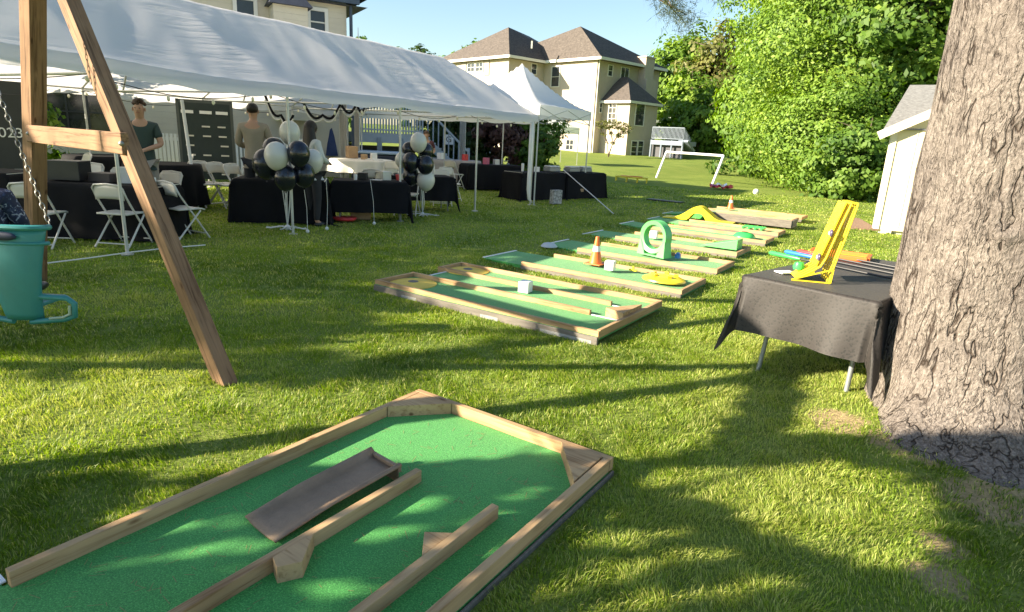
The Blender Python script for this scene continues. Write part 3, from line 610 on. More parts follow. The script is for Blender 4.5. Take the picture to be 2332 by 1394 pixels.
# ---- shed at the right
SHEDT=mat('cream_trim',(.68,.62,.48),.6,.04)
def shed():
    c=at(1992,503,15.8); c.z=g(c.x,c.y); base=Vector((c.x,c.y,c.z)); xd=Vector((.85,-.53,0)).normalized(); yd=Vector((-xd.y,xd.x,0)); t=thing('garden_shed','cream garden shed with grey shingle roof half hidden by the pine trunk','shed',tuple(base))
    W=2.7; D=3.2; ez=2.25; rz=2.98
    def P(u,v,z): q=base+xd*u+yd*v; return Vector((q.x,q.y,base.z+z))
    m=MB(); m.add([P(0,0,.08),P(W,0,.08),P(W,0,ez),P(W/2,0,rz-.08),P(0,0,ez),P(0,D,.08),P(W,D,.08),P(W,D,ez),P(W/2,D,rz-.08),P(0,D,ez)],[(0,1,2,3,4),(5,9,8,7,6),(0,4,9,5),(1,6,7,2),(0,5,6,1),(4,3,8,9),(3,2,7,8)]); build(m,'wall',SHEDW,t,world=True)
    mx=Matrix((xd,yd,Vector((0,0,1)))).transposed(); m=MB()
    for u in(.05,W-.05): m.box(P(u,-.012,(ez+.08)/2),(.11,.03,ez-.1),mx=mx)
    m.box(P(-.012,.06,(ez+.08)/2),(.03,.13,ez-.12),mx=mx)
    for i in range(1,7): m.box(P(.1+i*(W-.2)/7,-.004,1.2),(.02,.012,2.1),mx=mx)
    build(m,'corner_trim',SHEDT,t,world=True)
    s=MB(); over=.16
    A4=[P(-.18,-.05,ez-.06),P(W+.18,-.05,ez-.06),P(W+.05,1.45,rz+.24),P(.10,1.45,rz+.24),P(-.18,D+.1,ez-.06),P(W+.18,D+.1,ez-.06)]
    s.add(A4,[(0,1,2,3),(3,2,5,4),(0,3,4),(1,5,2),(0,4,5,1)])
    build(s,'roof',mat('grey_shingles',(.17,.17,.165),.9,.4,14,.6,30,stretch=(1,1,5)),t,world=True)
    f=MB()
    for sg,u0 in((1,0),(-1,W)): f.beam(P(u0-sg*.24,-over-.02,ez-.2),P(W/2,-over-.02,rz-.06),.04,.17)
    build(f,'barge_board',SHEDT,t,world=True); f=MB(); f.box(P(W/2,D/2,.04),(W-.2,D-.2,.08),mx=mx)
    for u in(.25,W-.3): f.box(P(u,.15,.0),(.2,.3,.16),mx=mx)
    build(f,'base_block',SHEDT,t,world=True)
shed()

# ---- trees and shrubs
WOOD='trees along the edge of the lawn'
def T(px,d,h,rx,m,lab,**k): p=at(px,340,d); return tree('deciduous_tree',lab,'tree',p,h,rx,m,**k)
T(1530,84,13.4,4.6,LEAF_Y,'tall pale green tree standing just right of the stucco house chimney',ncl=150,per=70,size=.3,seed=11,base=0,tr=.3,group=WOOD)
T(1612,78,13.6,4.6,LEAF_O,'olive green tree with thin branches between the pale tree and the maples',ncl=150,per=60,size=.3,seed=12,base=0,tr=.3,group=WOOD)
T(1590,62,5.2,2.8,LEAF_Y,'low bright yellow green bush beside the deck steps of the stucco house',ncl=80,per=70,size=.2,seed=13,base=-.1,tr=.1,group=WOOD)
T(1560,70,9,3.4,LEAF_Y,'mid green tree rising behind the railed deck',ncl=120,per=60,size=.24,seed=14,base=-.05,tr=.2,group=WOOD)
T(1650,66,4.2,4.4,LEAF_G,'low green thicket at the far end of the lawn',ncl=90,per=70,size=.22,seed=15,base=-.2,tr=.1,group=WOOD)
T(1790,52,21,4.6,LEAF_Y,'tall bright green maple at the left end of the near wood',ncl=190,per=170,size=.14,seed=16,base=.0,tr=.35,group=WOOD)
T(1700,50,9.5,2.7,LEAF_Y,'rounded lime green sapling under the leftmost maple',ncl=110,per=80,size=.17,seed=17,base=-.1,tr=.12,group=WOOD)
T(1865,44,21,4.6,LEAF_G,'tall maple with gaps of sky between its limbs',ncl=150,per=150,size=.15,seed=18,base=.05,tr=.35,group=WOOD)
T(1760,38,4.4,2.6,LEAF_G,'low shrub with drooping leaves at the foot of the maples',ncl=110,per=90,size=.13,seed=19,base=-.2,tr=.1,group=WOOD)
T(1850,34,14,4.4,LEAF_Y,'broad yellow green tree whose boughs sweep down to the lawn',ncl=340,per=190,size=.078,seed=20,base=-.05,tr=.25,group=WOOD)
T(1865,30.5,5.4,3.3,LEAF_Y,'bright leafy shrub spreading over the grass left of the shed',ncl=240,per=180,size=.07,seed=21,base=-.2,tr=.1,group=WOOD)
T(1950,36,20,5.0,LEAF_G,'deep green maple standing behind the shed',ncl=260,per=120,size=.13,seed=22,base=.0,tr=.35,group=WOOD)
T(2030,31,16,3.8,LEAF_G,'shaded tree with large leaves next to the pine trunk',ncl=220,per=120,size=.13,seed=23,base=.0,tr=.3,group=WOOD)
T(2110,34,20,5.0,LEAF_D,'dark tree closing the wood behind the pine trunk',ncl=220,per=80,size=.18,seed=24,base=.0,tr=.3,group=WOOD)
T(1955,26.5,3.2,1.6,LEAF_G,'shaded shrub growing just left of the shed wall',ncl=120,per=90,size=.1,seed=25,base=-.2,tr=.08,group=WOOD)
T(2230,38,20,6,LEAF_G,'tall tree mostly hidden by the pine trunk',ncl=160,per=70,size=.2,seed=26,base=0,tr=.3,group=WOOD)
T(1900,62,25,6,LEAF_G,'very tall maple towering at the back of the wood',ncl=200,per=80,size=.24,seed=27,base=0,tr=.4,group=WOOD)
T(1050,100,13.2,4.6,LEAF_Y,'pale green treetop showing just left of the stucco house roof',ncl=130,per=60,size=.34,seed=31,base=.0,tr=.3)
T(955,95,11.2,4,LEAF_D,'dark blue green treetop above the tent ridge',ncl=110,per=60,size=.32,seed=32,base=.0,tr=.3)
T(922,90,10.4,2.4,LEAF_G,'small rounded treetop farthest left above the tent ridge',ncl=70,per=60,size=.3,seed=33,base=.0,tr=.2)
T(812,60,10.2,1.5,LEAF_G,'wispy treetop peeping past the corner of the beige house',ncl=30,per=40,size=.2,seed=34,base=.0,tr=.15)
T(1020,26,3.6,1.3,LEAF_D,'dark evergreen shrub behind the buffet end of the tent',ncl=120,per=90,size=.09,seed=35,base=-.1,tr=.08)
T(1075,25,3.3,1.0,LEAF_D,'dark round evergreen to the right of the stairs',ncl=90,per=90,size=.09,seed=41,base=-.1,tr=.08)
T(1140,24,3.2,.9,LEAF_R,'small purple leaved tree seen under the tent corner',ncl=80,per=80,size=.08,seed=36,base=.05,tr=.06)
T(1195,25,2.6,.8,LEAF_Y,'light green bush behind the hanging side wall',ncl=60,per=90,size=.08,seed=37,base=-.1,tr=.06)
T(1230,24,2.6,.9,LEAF_G,'speckled green bush behind the buffet table',ncl=70,per=80,size=.08,seed=38,base=-.1,tr=.06)
T(20,16.5,3.6,1.0,LEAF_Y,'bright green bush at the far left behind the banner',ncl=60,per=90,size=.08,seed=39,base=-.1,tr=.06)
T(775,24,1.9,.45,LEAF_G,'small leafy shrub beside the white curtain',ncl=40,per=80,size=.06,seed=40,base=-.1,tr=.03)
def bare_tree():
    p=at(1386,352,50); t=thing('young_tree','spindly young tree with sparse leaves against the stucco bay','tree',(p.x,p.y,g(p.x,p.y))); mb=MB(); rng=random.Random(4); tips=[]
    def br(a,d,L,r,k):
        b=a+d*L; mb.tube([a,a.lerp(b,.5)+Vector((rng.uniform(-.05,.05),0,0))*L,b],[r,r*.8,r*.55],6)
        if k==0: tips.append(b); return
        for i in range(3): br(b,(d+Vector((rng.uniform(-.7,.7),rng.uniform(-.7,.7),rng.uniform(-.1,.5)))).normalized(),L*.72,r*.55,k-1); tips.append(b)
    for i in range(4): br(Vector((0,0,0)),Vector((rng.uniform(-.35,.35),rng.uniform(-.3,.3),1)).normalized(),1.1,.045,3)
    build(mb,'trunk',BARK_S,t,smooth=True); c=np.array([tuple(v) for v in tips]); V,F,tt=leaves(c,np.full(len(c),.22),5,.07,seed=4); fastmesh('crown',V,F,4,LEAF_O,{'tint':tt},t)
bare_tree()

# ================================================================ MINI GOLF
def txt(s,size,m,par,mx,ext=.002):
    cu=bpy.data.curves.new('lettering','FONT'); cu.body=s; cu.size=size; cu.extrude=ext; cu.align_x='CENTER'; cu.align_y='CENTER'
    tmp=bpy.data.objects.new('tmp_text',cu); C.objects.link(tmp); dg=bpy.context.evaluated_depsgraph_get(); me=bpy.data.meshes.new_from_object(tmp.evaluated_get(dg)); bpy.data.objects.remove(tmp)
    me.materials.clear(); me.materials.append(m); o=bpy.data.objects.new('lettering',me); C.objects.link(o); me.transform(mx); o.parent=par; return o
RH=.066; RT=.036
def rail(par,u0,v0,u1,v1,z=.03,h=RH,w=RT,m=None,name='rail'):
    m=m or (WX if abs(u1-u0)>abs(v1-v0) else WY); r=random.uniform(-.004,.004)
    return build(MB().beam((u0,v0,z+h/2),(u1,v1,z+h/2+r),w,h),name,m,par,bevel=.003)
def golf_front():
    t=thing('minigolf_board','large mini golf board in the foreground with green turf, timber rails and a brown ramp','mini golf board',tuple(BO),BA,)
    BOARDS.append((-.06,-4.2,1.33,.05)); BOARDS.append((-.5,-4.2,0,-2.05))
    build(MB().box((.635,-2.1,.012),(1.30,4.2,.04)),'turf',TURF,t); build(MB().box((-.35,-3.1,.012),(.668,2.1,.04)),'turf',TURF,t)
    build(MB().box((.65,-2.1,-.035),(1.24,4.1,.05)),'base_board',BLK2,t)
    rail(t,-.0,0,0,-2.035); rail(t,-.02,.022,1.29,.022); rail(t,1.27,0,1.27,-4.2,z=.028); rail(t,1.298,.03,1.298,-4.2,z=-.035,h=.06,w=.012,m=WG,name='side_skirt')
    rail(t,.62,-.655,.62,-4.2,h=.062); rail(t,1.07,-.665,1.07,-4.2,h=.062)
    for tri in ([(.024,-.002),(.024,-.27),(.27,-.002)],[(1.245,-.002),(1.01,-.002),(1.245,-.29)]): build(MB().prism(tri,.03,.098),'corner_block',WX,t,bevel=.002)
    build(MB().prism([(.643,-1.45),(.643,-1.27),(.745,-1.40),(.70,-1.475)],.03,.10),'wedge_block',WX,t,bevel=.002)
    build(MB().prism([(1.047,-.92),(1.047,-1.1),(.955,-.985)],.03,.085),'wedge_block',WX,t,bevel=.002)
    build(MB().box((-.34,-2.05,.036),(.62,.03,.006)),'white_line',WHITE,t)
    # brown ramp tray
    r=thing('ramp_tray','brown plastic putting ramp with raised lips lying on the front golf board','ramp',tuple(B(.43,-1,.0)),BA+R(-6.)); W=.20; L=.63; rows=[]
    for i in range(13):
        f=i/12; z=.036+.055*f**1.1; y=-.34+L*f; lip=.010+.03*min(1,f*2.5); row=[]
        for x,zz in((-W/2-.02,z+lip*.8),(-W/2-.008,z+lip),(-W/2+.008,z+lip*.8),(-W/2+.02,z+.004),(-W*.2,z),(W*.2,z),(W/2-.02,z+.004),(W/2-.008,z+lip*.8),(W/2+.008,z+lip),(W/2+.02,z+lip*.8)): row.append((x,y,zz))
        rows.append(row)
    build(MB().grid(rows),'tray',BRN,r,smooth='all',solid=.008)
    build(MB().box((0,.29,.098),(W+.01,.02,.03)).box((0,.285,.06),(W,.008,.06)),'end_lip',BRN,r,bevel=.006)
golf_front()
def lane(name,label,u0,v0,u1,v1,tee=None,zt=.04,skirt=False,gap=0,mid=True):
    t=thing('minigolf_board',label,'mini golf board',tuple(B(u0,v0)),BA,'mini golf boards lined up beside the tent')
    L=u1-u0; W=v1-v0; BOARDS.append((u0-.02,v0-.02,u1+.02,v1+.02))
    build(MB().box((L/2,W/2,zt-.02),(L-.02,W-.02,.04)),'turf',TURF,t); z=zt-.02
    rail(t,0,.02,L,.02,z); rail(t,0,W-.02,L,W-.02,z); rail(t,L-.02,.0405,L-.02,W-.0405,z)
    rail(t,0,-.003,L,-.003,z-.045,h=.06,w=.03,m=WG,name='side_skirt')
    if skirt: rail(t,0,-.012,L,-.012,z-.1,h=.16,w=.035,m=WG,name='side_skirt'); rail(t,L+.012,0,L+.012,W*.6,z-.1,h=.16,w=.03,m=WG,name='side_skirt')
    if tee:
        a,b0,b1=tee; BOARDS.append((a,b0,u0,b1)); m=MB(); m.add([(a-u0,b0-v0,.012),(-.002,.03,zt-.004),(-.002,W-.03,zt-.004),(a-u0,b1-v0,.012),(a-u0,b0-v0,-.01),(-.002,.03,-.01),(-.002,W-.03,-.01),(a-u0,b1-v0,-.01)],[(0,1,2,3),(0,4,5,1),(2,6,7,3),(3,7,4,0)]); build(m,'tee_mat',TURF,t)
        build(MB().beam((a-u0+.01,b0-v0,.02),(a-u0+.01,b1-v0,.02),.03,.01),'white_line',WHITE,t)
    return t
# double board next in line
def golf_double():
    t=thing('minigolf_board','wide double lane golf board with two pale yellow hole plates at its left end','mini golf board',tuple(B(-2.3,1.83)),BA,'mini golf boards lined up beside the tent')
    L=2.6; W=1.42; z=.05; BOARDS.append((-2.32,1.8,.32,3.28))
    for y0,y1,x0 in((0,.56,0),(.5605,1.01,.12),(1.0105,W,0)): build(MB().box(((x0+L)/2,(y0+y1)/2,z),(L-x0-.02,y1-y0-.001,.04)),'turf',TURF,t)
    zr=z; rail(t,0,.02,L,.02,zr); rail(t,0,W-.02,L,W-.02,zr); rail(t,L-.02,.0405,L-.02,W-.0405,zr)
    rail(t,0,.56,L*.86,.56,zr); rail(t,0,1.01,L*.86,1.01,zr); rail(t,.02,.0405,.02,.5385,zr); rail(t,.02,1.0315,.02,W-.0405,zr)
    rail(t,0,-.003,L,-.003,zr-.06,h=.075,w=.03,m=WG,name='side_skirt')
    build(MB().prism([(L-.04,.55),(L-.04,.98),(L-.24,.62)],z+.02,z+.1),'wedge_block',WX,t)
    for y in(.56,1.01): build(MB().box((L*.93,y,z+.024),(L*.13,.02,.006)),'white_line',WHITE,t)
    build(MB().box((.13,.785,z+.024),(.025,.42,.006)),'white_line',WHITE,t)
    for x in(.5,1.5,2.3): build(MB().box((x,.05,-.015),(.2 if x<2 else .5,.14,.09)),'support_block',CONC,t)
    for v,lab in((.3,'pale yellow domed hole plate at the near left corner of the double golf board'),(1.23,'pale yellow domed hole plate at the far left corner of the double golf board')):
        q=B(-2.3+.27,1.83+v-.01,z+.02); p=thing('hole_plate',lab,'hole plate',tuple(q),0,'pale yellow hole plates')
        build(MB().lathe([(.25,0),(.25,.006),(.14,.022),(.06,.026)],(0,0,0),28),'plate',YELT,p,smooth=True); build(MB().lathe([(.056,.0262),(.056,.0275)],(0,0,0),20),'cup',BLK2,p)
golf_double()
lane('b','golf lane directly behind the double board, with a cone and a white cube on it',-1.88,3.96,.25,4.82,(-2.6,4.1,4.9))
lane('b','golf lane carrying the green loop ring',-1.90,5.5,.18,6.33,(-2.62,5.72,6.5))
lane('b','golf lane ending in the light green ramp wedge',-2.05,7.12,0,7.98,(-2.75,7.25,8.05))
lane('b','golf lane with the round green dome near its right end',-2.23,8.9,.02,9.6,(-2.95,9.25,9.95))
lane('b','golf lane with the green grid piece near its right end',-2.05,10.25,-.05,10.95,(-2.92,10.6,11.35))
lane('b','tall grey sided golf lane beside the yellow arch',-1.95,11.75,-.1,12.5,(-3.13,12.1,12.8),zt=.17,skirt=True)
lane('b','farthest golf lane with the small orange cone',-2.45,13.5,-.2,14.3,(-3.0,13.5,14.3),zt=.09)
def cone(q,h,label):
    t=thing('traffic_cone',label,'cone',tuple(q),BA,'orange traffic cones on the golf boards'); s=h/.3
    build(MB().box((0,0,.006*s),(.19*s,.19*s,.012*s)),'base',ORG,t,bevel=.004); build(MB().lathe([(.072*s,.012*s),(.062*s,.05*s),(.045*s,.14*s)],n=24),'body',ORG,t,smooth=True)
    build(MB().lathe([(.0452*s,.1402*s),(.035*s,.2*s)],n=24),'white_band',WHITE,t,smooth=True); build(MB().lathe([(.0348*s,.2002*s),(.021*s,.285*s),(.018*s,.3*s),(.008*s,.3*s)],n=24),'tip',ORG,t,smooth=True)
cone(B(-1.17,4.66,.07),.36,'orange traffic cone with white band on the golf lane behind the double board'); cone(B(-1.88,13.45,.17),.33,'orange traffic cone standing on the farthest golf lane')
def cube(q,s,label,m=WHITE):
    t=thing('number_cube',label,'cube',tuple(q),BA+R(8),'white marker cubes'); build(MB().box((0,0,s/2),(s,s,s)),'block',m,t,bevel=.004)
cube(B(-.97,2.75-.08,.0755),.115,'white marker cube on the middle rail of the double golf board'); cube(B(-.86,4.45,.0705),.115,'white marker cube next to the orange cone on the golf lane'); cube(B(-1.55,7.6,.0705),.12,'white marker cube seen through the green loop ring')
# green loop ring
t=thing('loop_ring','upright light green plastic loop ring standing across a golf lane','loop obstacle',tuple(B(-.86,5.9,.07)),BA+R(-18)); rows=[]
for i in range(41):
    a=2*PI*i/40; ro=.235; ri=.175; ca,sa=math.cos(a),math.sin(a); rows.append([(ro*ca,-.07,.275+ro*sa),(ro*ca,.07,.275+ro*sa),(ri*ca,.055,.275+ri*sa),(ri*ca,-.055,.275+ri*sa),(ro*ca,-.07,.275+ro*sa)])
build(MB().grid(rows),'ring',LGRN,t,smooth=True)
for s in(-1,1): m=MB(); m.add([(s*.25,-.09,0),(s*.25,.09,0),(s*.10,.09,0),(s*.10,-.09,0),(s*.225,-.068,.25),(s*.225,.068,.25),(s*.165,.06,.16),(s*.165,-.06,.16)],[(0,1,2,3) ,(0,4,5,1),(1,5,6,2),(2,6,7,3),(3,7,4,0),(4,7,6,5)]); build(m,'foot',LGRN,t,bevel=.005)
build(MB().box((0,0,.012),(.5,.17,.02)),'base_plate',LGRN,t)
def dome(q,rx,ry,h,mt,name,label,feet=0):
    t=thing(name,label,'golf obstacle',tuple(q),BA); m=MB(); m.lathe([(1,0),(.97,.3),(.75,.7),(.45,.93),(.2,1)],n=28,mx=Matrix.Diagonal(Vector((rx,ry,h)))); build(m,'dome',mt,t,smooth=True)
    for i in range(feet): a=2*PI*i/feet+.4; build(MB().box((rx*.55*math.cos(a),ry*.55*math.sin(a),h*1.02),(.05,.05,.035),a),'post',mt,t,bevel=.004)
    build(MB().lathe([(.055,h*.99),(.055,h+.004),(.045,h+.004)],n=18),'cup',BLK2 if not feet else mt,t)
dome(B(-.13,4.40,.07),.26,.22,.06,YEL,'yellow_dome','bright yellow domed hole cover with little posts at the lane end',5)
dome(B(-.43,9.2,.07),.2,.2,.09,GRN,'green_dome','round green domed obstacle near the lane end')
for q,l in((B(-.62,4.62,.07),'small yellow clip on the lane between the white cube and yellow dome'),): t=thing('yellow_clip',l,'golf obstacle',tuple(q),BA); build(MB().box((0,0,.01),(.1,.03,.02)),'foot',YEL,t); build(MB().box((0,0,.04),(.02,.03,.0399)),'tab',YEL,t)
m=MB(); m.box((0,0,.03),(.07,.07,.06)); m.box((0,0,.0705),(.04,.07,.02)); solo(m,'blue_block',BLU,'small blue block on the lane beside the green loop ring','golf obstacle',loc=B(-.53,5.98,.07),rz=BA,bevel=.004)
m=MB(); m.add([(-.35,-.16,0),(.25,-.16,0),(.25,.16,0),(-.35,.16,0),(.25,-.16,.16),(.25,.16,.16)],[(0,3,2,1),(0,4,5,3),(1,2,5,4),(0,1,4),(3,5,2)]); solo(m,'ramp_wedge',LGRN,'light green plastic ramp wedge rising to the lane end','golf obstacle',loc=B(-.35,7.62,.07),rz=BA,bevel=.004)
m=MB()
for i in range(4): m.box((-.18+.12*i,0,.02),(.03,.36,.04)); m.box((0,-.15+.1*i,.045),(.42,.02,.01))
solo(m,'green_grid',GRN,'green plastic grid obstacle lying flat on a golf lane','golf obstacle',loc=B(-.6,10.6,.07),rz=BA)
rows=[]
for i in range(33):
    x=-.75+1.5*i/32; z=.30*math.exp(-(x/.33)**2)+.0; zi=.17*math.exp(-(x/.17)**4) ; ww=.19; rows.append([(x,-ww,zi),(x,-ww,z+.02),(x,ww,z+.02),(x,ww,zi),(x,-ww,zi)])
t=thing('yellow_arch','bright yellow humped bridge obstacle in front of the tall grey sided lane','golf obstacle',tuple(B(-2.0,11.4,.03)),BA+R(6)); build(MB().grid(rows),'hump',YEL,t,smooth=True)
for s in(-1,1): build(MB().box((s*.62,0,.012),(.3,.42,.02)),'flat_end',YEL,t)
m=MB().lathe([(.13,0),(.13,.01),(.09,.05),(.05,.06)],n=20); solo(m,'grey_disc',mat('pale_grey_plastic',(.5,.52,.52),.5),'pale grey disc lying on the shaded grass between two tee mats','disc',loc=G(1250,566)+Vector((0,0,.03)),smooth=True)

# ================================================================ TABLE WITH PUTTERS
NLc=Vector((1.67,4.33,0)); TXd=(Vector((2.25,3.7,0))-NLc); TW=TXd.length; TXd.normalize(); TYd=Vector((-TXd.y,TXd.x,0)); TL=1.75; TH=.735
def TB(u,v,z=0): return NLc+TXd*u+TYd*v+Vector((0,0,z))
t=thing('folding_table','folding table with grey steel legs under a black patterned cloth beside the pine','table',tuple(TB(TW/2,TL/2)),math.atan2(TXd.y,TXd.x)); ex=TW/2-.02; ey=TL/2-.02
build(MB().box((0,0,TH-.02),(ex*2,ey*2,.035)),'tabletop',BLK2,t,bevel=.004)
for sy in(-1,1):
    for sx in(-1,1): build(MB().tube([(sx*(ex-.12),sy*(ey-.22),TH-.04),(sx*(ex-.10),sy*(ey-.12),.012)],.0165,10).lathe([(.02,0),(.02,.03)],(sx*(ex-.10),sy*(ey-.12),0),10),'leg',PEWTER,t,smooth=True)
    build(MB().tube([(-(ex-.12),sy*(ey-.22),TH-.1),(ex-.12,sy*(ey-.22),TH-.1)],.012,8),'crossbar',PEWTER,t)
    build(MB().tube([(0,sy*(ey-.22),TH-.12),(0,sy*(ey-.6),TH-.04)],.01,8),'brace',PEWTER,t)
def clothmat():
    m,t_,b=new('table_cloth_black'); tc=N(t_,'ShaderNodeTexCoord'); uv=N(t_,'ShaderNodeUVMap'); v=N(t_,'ShaderNodeTexVoronoi',inp={'Scale':55}); t_.links.new(uv.outputs[0],v.inputs[0]); r=rampn(t_,v.outputs['Distance'],[(.25,(.010,.009,.008)),(.45,(.024,.020,.018))]); t_.links.new(r.outputs[0],b.inputs['Base Color'])
    b.inputs['Roughness'].default_value=.6; b.inputs['Specular IOR Level'].default_value=.4; b.inputs['Sheen Weight'].default_value=.05; bu=N(t_,'ShaderNodeBump',inp={'Strength':.2,'Distance':.002}); t_.links.new(v.outputs['Distance'],bu.inputs['Height']); t_.links.new(bu.outputs[0],b.inputs['Normal']); return m
def drape(w,l,h,drop,m,label,loc,rz,group=None,cat='tablecloth',name='tablecloth',corner=.12,fold=.03,seed=1,res=72,floor=False):
    # cloth laid over a w x l top at height h, hanging `drop` with longer pointed corners
    rng=np.random.default_rng(seed); U=np.linspace(-(w/2+drop),w/2+drop,res); Vv=np.linspace(-(l/2+drop),l/2+drop,int(res*1.4)); rows=[];uv=[]
    ph=rng.random(4)*6
    for v in Vv:
        row=[]
        for u in U:
            ou=max(0,abs(u)-w/2); ov=max(0,abs(v)-l/2); su=1 if u>0 else -1; sv=1 if v>0 else -1
            x=min(abs(u),w/2); y=min(abs(v),l/2); z=h
            if ou>0 and ov>0:   # corner: fold falls at the corner, bulging outwards
                d=max(ou,ov)+.5*min(ou,ov); k=min(ou,ov)/drop; z-=d; out=.03+.16*k*(min(1,d/.35)); a=math.atan2(ov,ou)
                x+=out*math.cos(a)*1.0+.02*math.sin(a*6); y+=out*math.sin(a)
            elif ou>0 or ov>0:
                d=ou+ov; z-=d; e=.012+.05*d/drop; s=v if ou>0 else u; L2=l/2 if ou>0 else w/2
                wv=fold*(d/drop)*(math.sin(s*9+ph[0])+.6*math.sin(s*17+ph[1]+d*3)); edge=abs(s)/L2; wv+=.03*(d/drop)*edge**3
                if ou>0: x+=e+wv
                else: y+=e+wv
            if z>h-.008: z=h+.003*math.sin(u*3+1)*math.sin(v*2.2)
            if floor and z<.02: k=.02-z; z=.012+.01*math.sin(u*20)*math.sin(v*20)*.5; x+=k*.5 if ou>0 else 0; y+=k*.5 if ov>0 else 0
            row.append((su*x,sv*y,z)); uv.append((u,v))
        rows.append(row)
    mb=MB().grid(rows); o=build(mb,name,m,smooth='all'); ul=o.data.uv_layers.new(name='UVMap')
    for lp in o.data.loops: ul.data[lp.index].uv=uv[lp.vertex_index]
    o.location=loc; o.rotation_euler=(0,0,rz); return tag(o,label,cat,group)
drape(TW,TL,TH+.012,.39,clothmat(),'black patterned tablecloth hanging to long pointed corners over the putter table',TB(TW/2,TL/2),math.atan2(TXd.y,TXd.x),seed=4,fold=.022,res=90)
PUT=[('green',GRN,.92),('blue',BLU,1.12),('red',RED,1.27),('yellow',YEL,1.4)]
for i,(cn,cm,v) in enumerate(PUT):
    z=TH+.028; a=TB(-.34+.11*i*.4,v+.10,z+.003); b=TB(TW-.01,v-.16+.02*i,z); L=(b-a).length; d=(b-a).normalized()
    t=thing('golf_putter',f'putter with {cn} grip and {cn} head lying across the black table','putter',tuple(a),math.atan2(d.y,d.x),'putters laid across the table')
    build(MB().tube([(0.25,0,0),(L,0,0)],.0075,8),'shaft',BLK2,t,smooth=True); build(MB().tube([(0,0,0),(.02,0,0),(.27,0,0),(.30,0,0)],[.012,.02,.017,.01],10),'grip',cm,t,smooth=True)
    build(MB().tube([(L,0,0),(L+.03,0,-.02),(L+.045,0,-.08),(L+.05,0,-.1)],[.013,.02,.022,.014],8).box((L+.045,-.03,-.07),(.035,.09,.045)),'head',cm,t,smooth=True)
t=thing('orange_tray','orange plastic tray frame lying on the far left corner of the putter table','tray',tuple(TB(.05,1.52,TH+.016)),math.atan2(TXd.y,TXd.x)+R(14))
m=MB(); q=[(-.22,-.13),(.22,-.13),(.22,.13),(-.22,.13)]
for i in range(4): a=q[i];b=q[(i+1)%4]; m.beam((a[0],a[1],.02),(b[0],b[1],.02),.035,.04)
build(m,'rim',ORG,t,bevel=.006); build(MB().box((0,0,.008),(.42,.24,.008)),'bottom',YEL,t)
# yellow marble game
t=thing('marble_game','tall leaning yellow plastic table game on the black cloth','table game',tuple(TB(.36,.20,TH+.013)),math.atan2(TXd.y,TXd.x)+R(34))
def U3(x,y,z): return (x,y,z)
for k in range(5):
    y=.0+.055*k; pts=[(-.10+.01*k,y,.02),(-.06,y,.035),(.0,y,.075),(.045,y,.11),(.07,y,.17),(.125,y,.40),(.165,y,.55)]
    build(MB().tube(pts,.0075,8),'side_rib',YEL,t,smooth=True)
    build(MB().tube([(.205,y,.55),(.17,y,.33),(.14,y,.17),(.12,y,.06),(.115,y,.0)],.0065,8),'rear_rib',YEL,t,smooth=True)
m=MB(); m.grid([[(.022+.115*f+.0,y,.11+.44*f) for y in np.linspace(.02,.22,6)] for f in np.linspace(0,1,12)]); build(m,'face_panel',YEL,t,solid=.008)
m=MB(); m.grid([[(-.10+.12*f,y,.012+.05*f) for y in np.linspace(.02,.22,6)] for f in np.linspace(0,1,6)]); build(m,'slide_panel',YEL,t,solid=.006)
build(MB().grid([[(.165,y,.55),(.205,y,.55)] for y in np.linspace(0,.22,5)]),'top_cap',YEL,t,solid=.01)
m=MB(); m.beam((-.13,-.02,.004),(.12,-.02,.004),.008,.008); m.beam((.12,-.02,.004),(.125,-.02,.10),.008,.008); m.beam((-.13,-.02,.006),(.125,-.02,.10),.008,.008); build(m,'foot_frame',YEL,t)
for z_,x_ in((.34,.08),(.17,.03)):
    d=MB().ell((x_,.03,z_),(.012,.028,.028),14,8); build(d,'medallion',mat('dark_purple',(.09,.07,.12),.3),t,smooth='all'); build(MB().box((x_-.013,.03,z_),(.004,.02,.02)),'medallion_mark',WHITE,t)
build(MB().lathe([(.035,.0),(.04,.02),(.03,.05),(.01,.055)],(-.06,.16,.05),16),'green_knob',GRN,t,smooth=True)
m=MB(); m.box((0,0,.004),(.13,.09,.008)); solo(m,'paper_card',WHITE,'small white card lying at the foot of the yellow game','card',loc=TB(.13,.31,TH+.02),rz=.3)

# ================================================================ SWING SET
AP=Vector((-3.53,4.89,3.0)); FA=Vector((-1.80,3.67,-.03)); FB=Vector((-4.78,5.98,-.03)); BD=Vector((-.45,-.89,0)).normalized()
t=thing('swing_set','weathered timber A-frame of a swing set at the left','swing set',(-3.5,4.8,0))
def post(a,b,wd,hh,X,name='post',m=WZ):
    # built upright in its own space so the grain follows its length
    a=Vector(a);b=Vector(b);d=b-a; Zv=d.normalized(); Xv=Vector(X); Xv=(Xv-Zv*Xv.dot(Zv)).normalized(); Yv=Zv.cross(Xv)
    o=build(MB().box((0,0,d.length/2),(wd,hh,d.length)),name,m,t,bevel=.006)
    mm=Matrix((Xv,Yv,Zv)).transposed().to_4x4(); mm.translation=a-t.location; o.matrix_local=mm; return o
post(FA,AP+(AP-FA)*.03,.11,.10,(.84,-.54,0),'leg'); post(FB,AP+(AP-FB)*.03,.12,.13,(.92,-.39,0),'leg')
pa=FA.lerp(AP,.487); pb=FB.lerp(AP,.487); dd=(pa-pb).normalized(); post(pb-dd*.05+Vector((.02,-.07,0)),pa+dd*.02+Vector((.02,-.07,0)),.14,.05,(0,0,1),'cross_brace')
post(AP-BD*.2+Vector((0,0,.0)),AP+BD*2.6,.12,.14,(1,0,0),'top_beam'); e=AP+BD*2.4
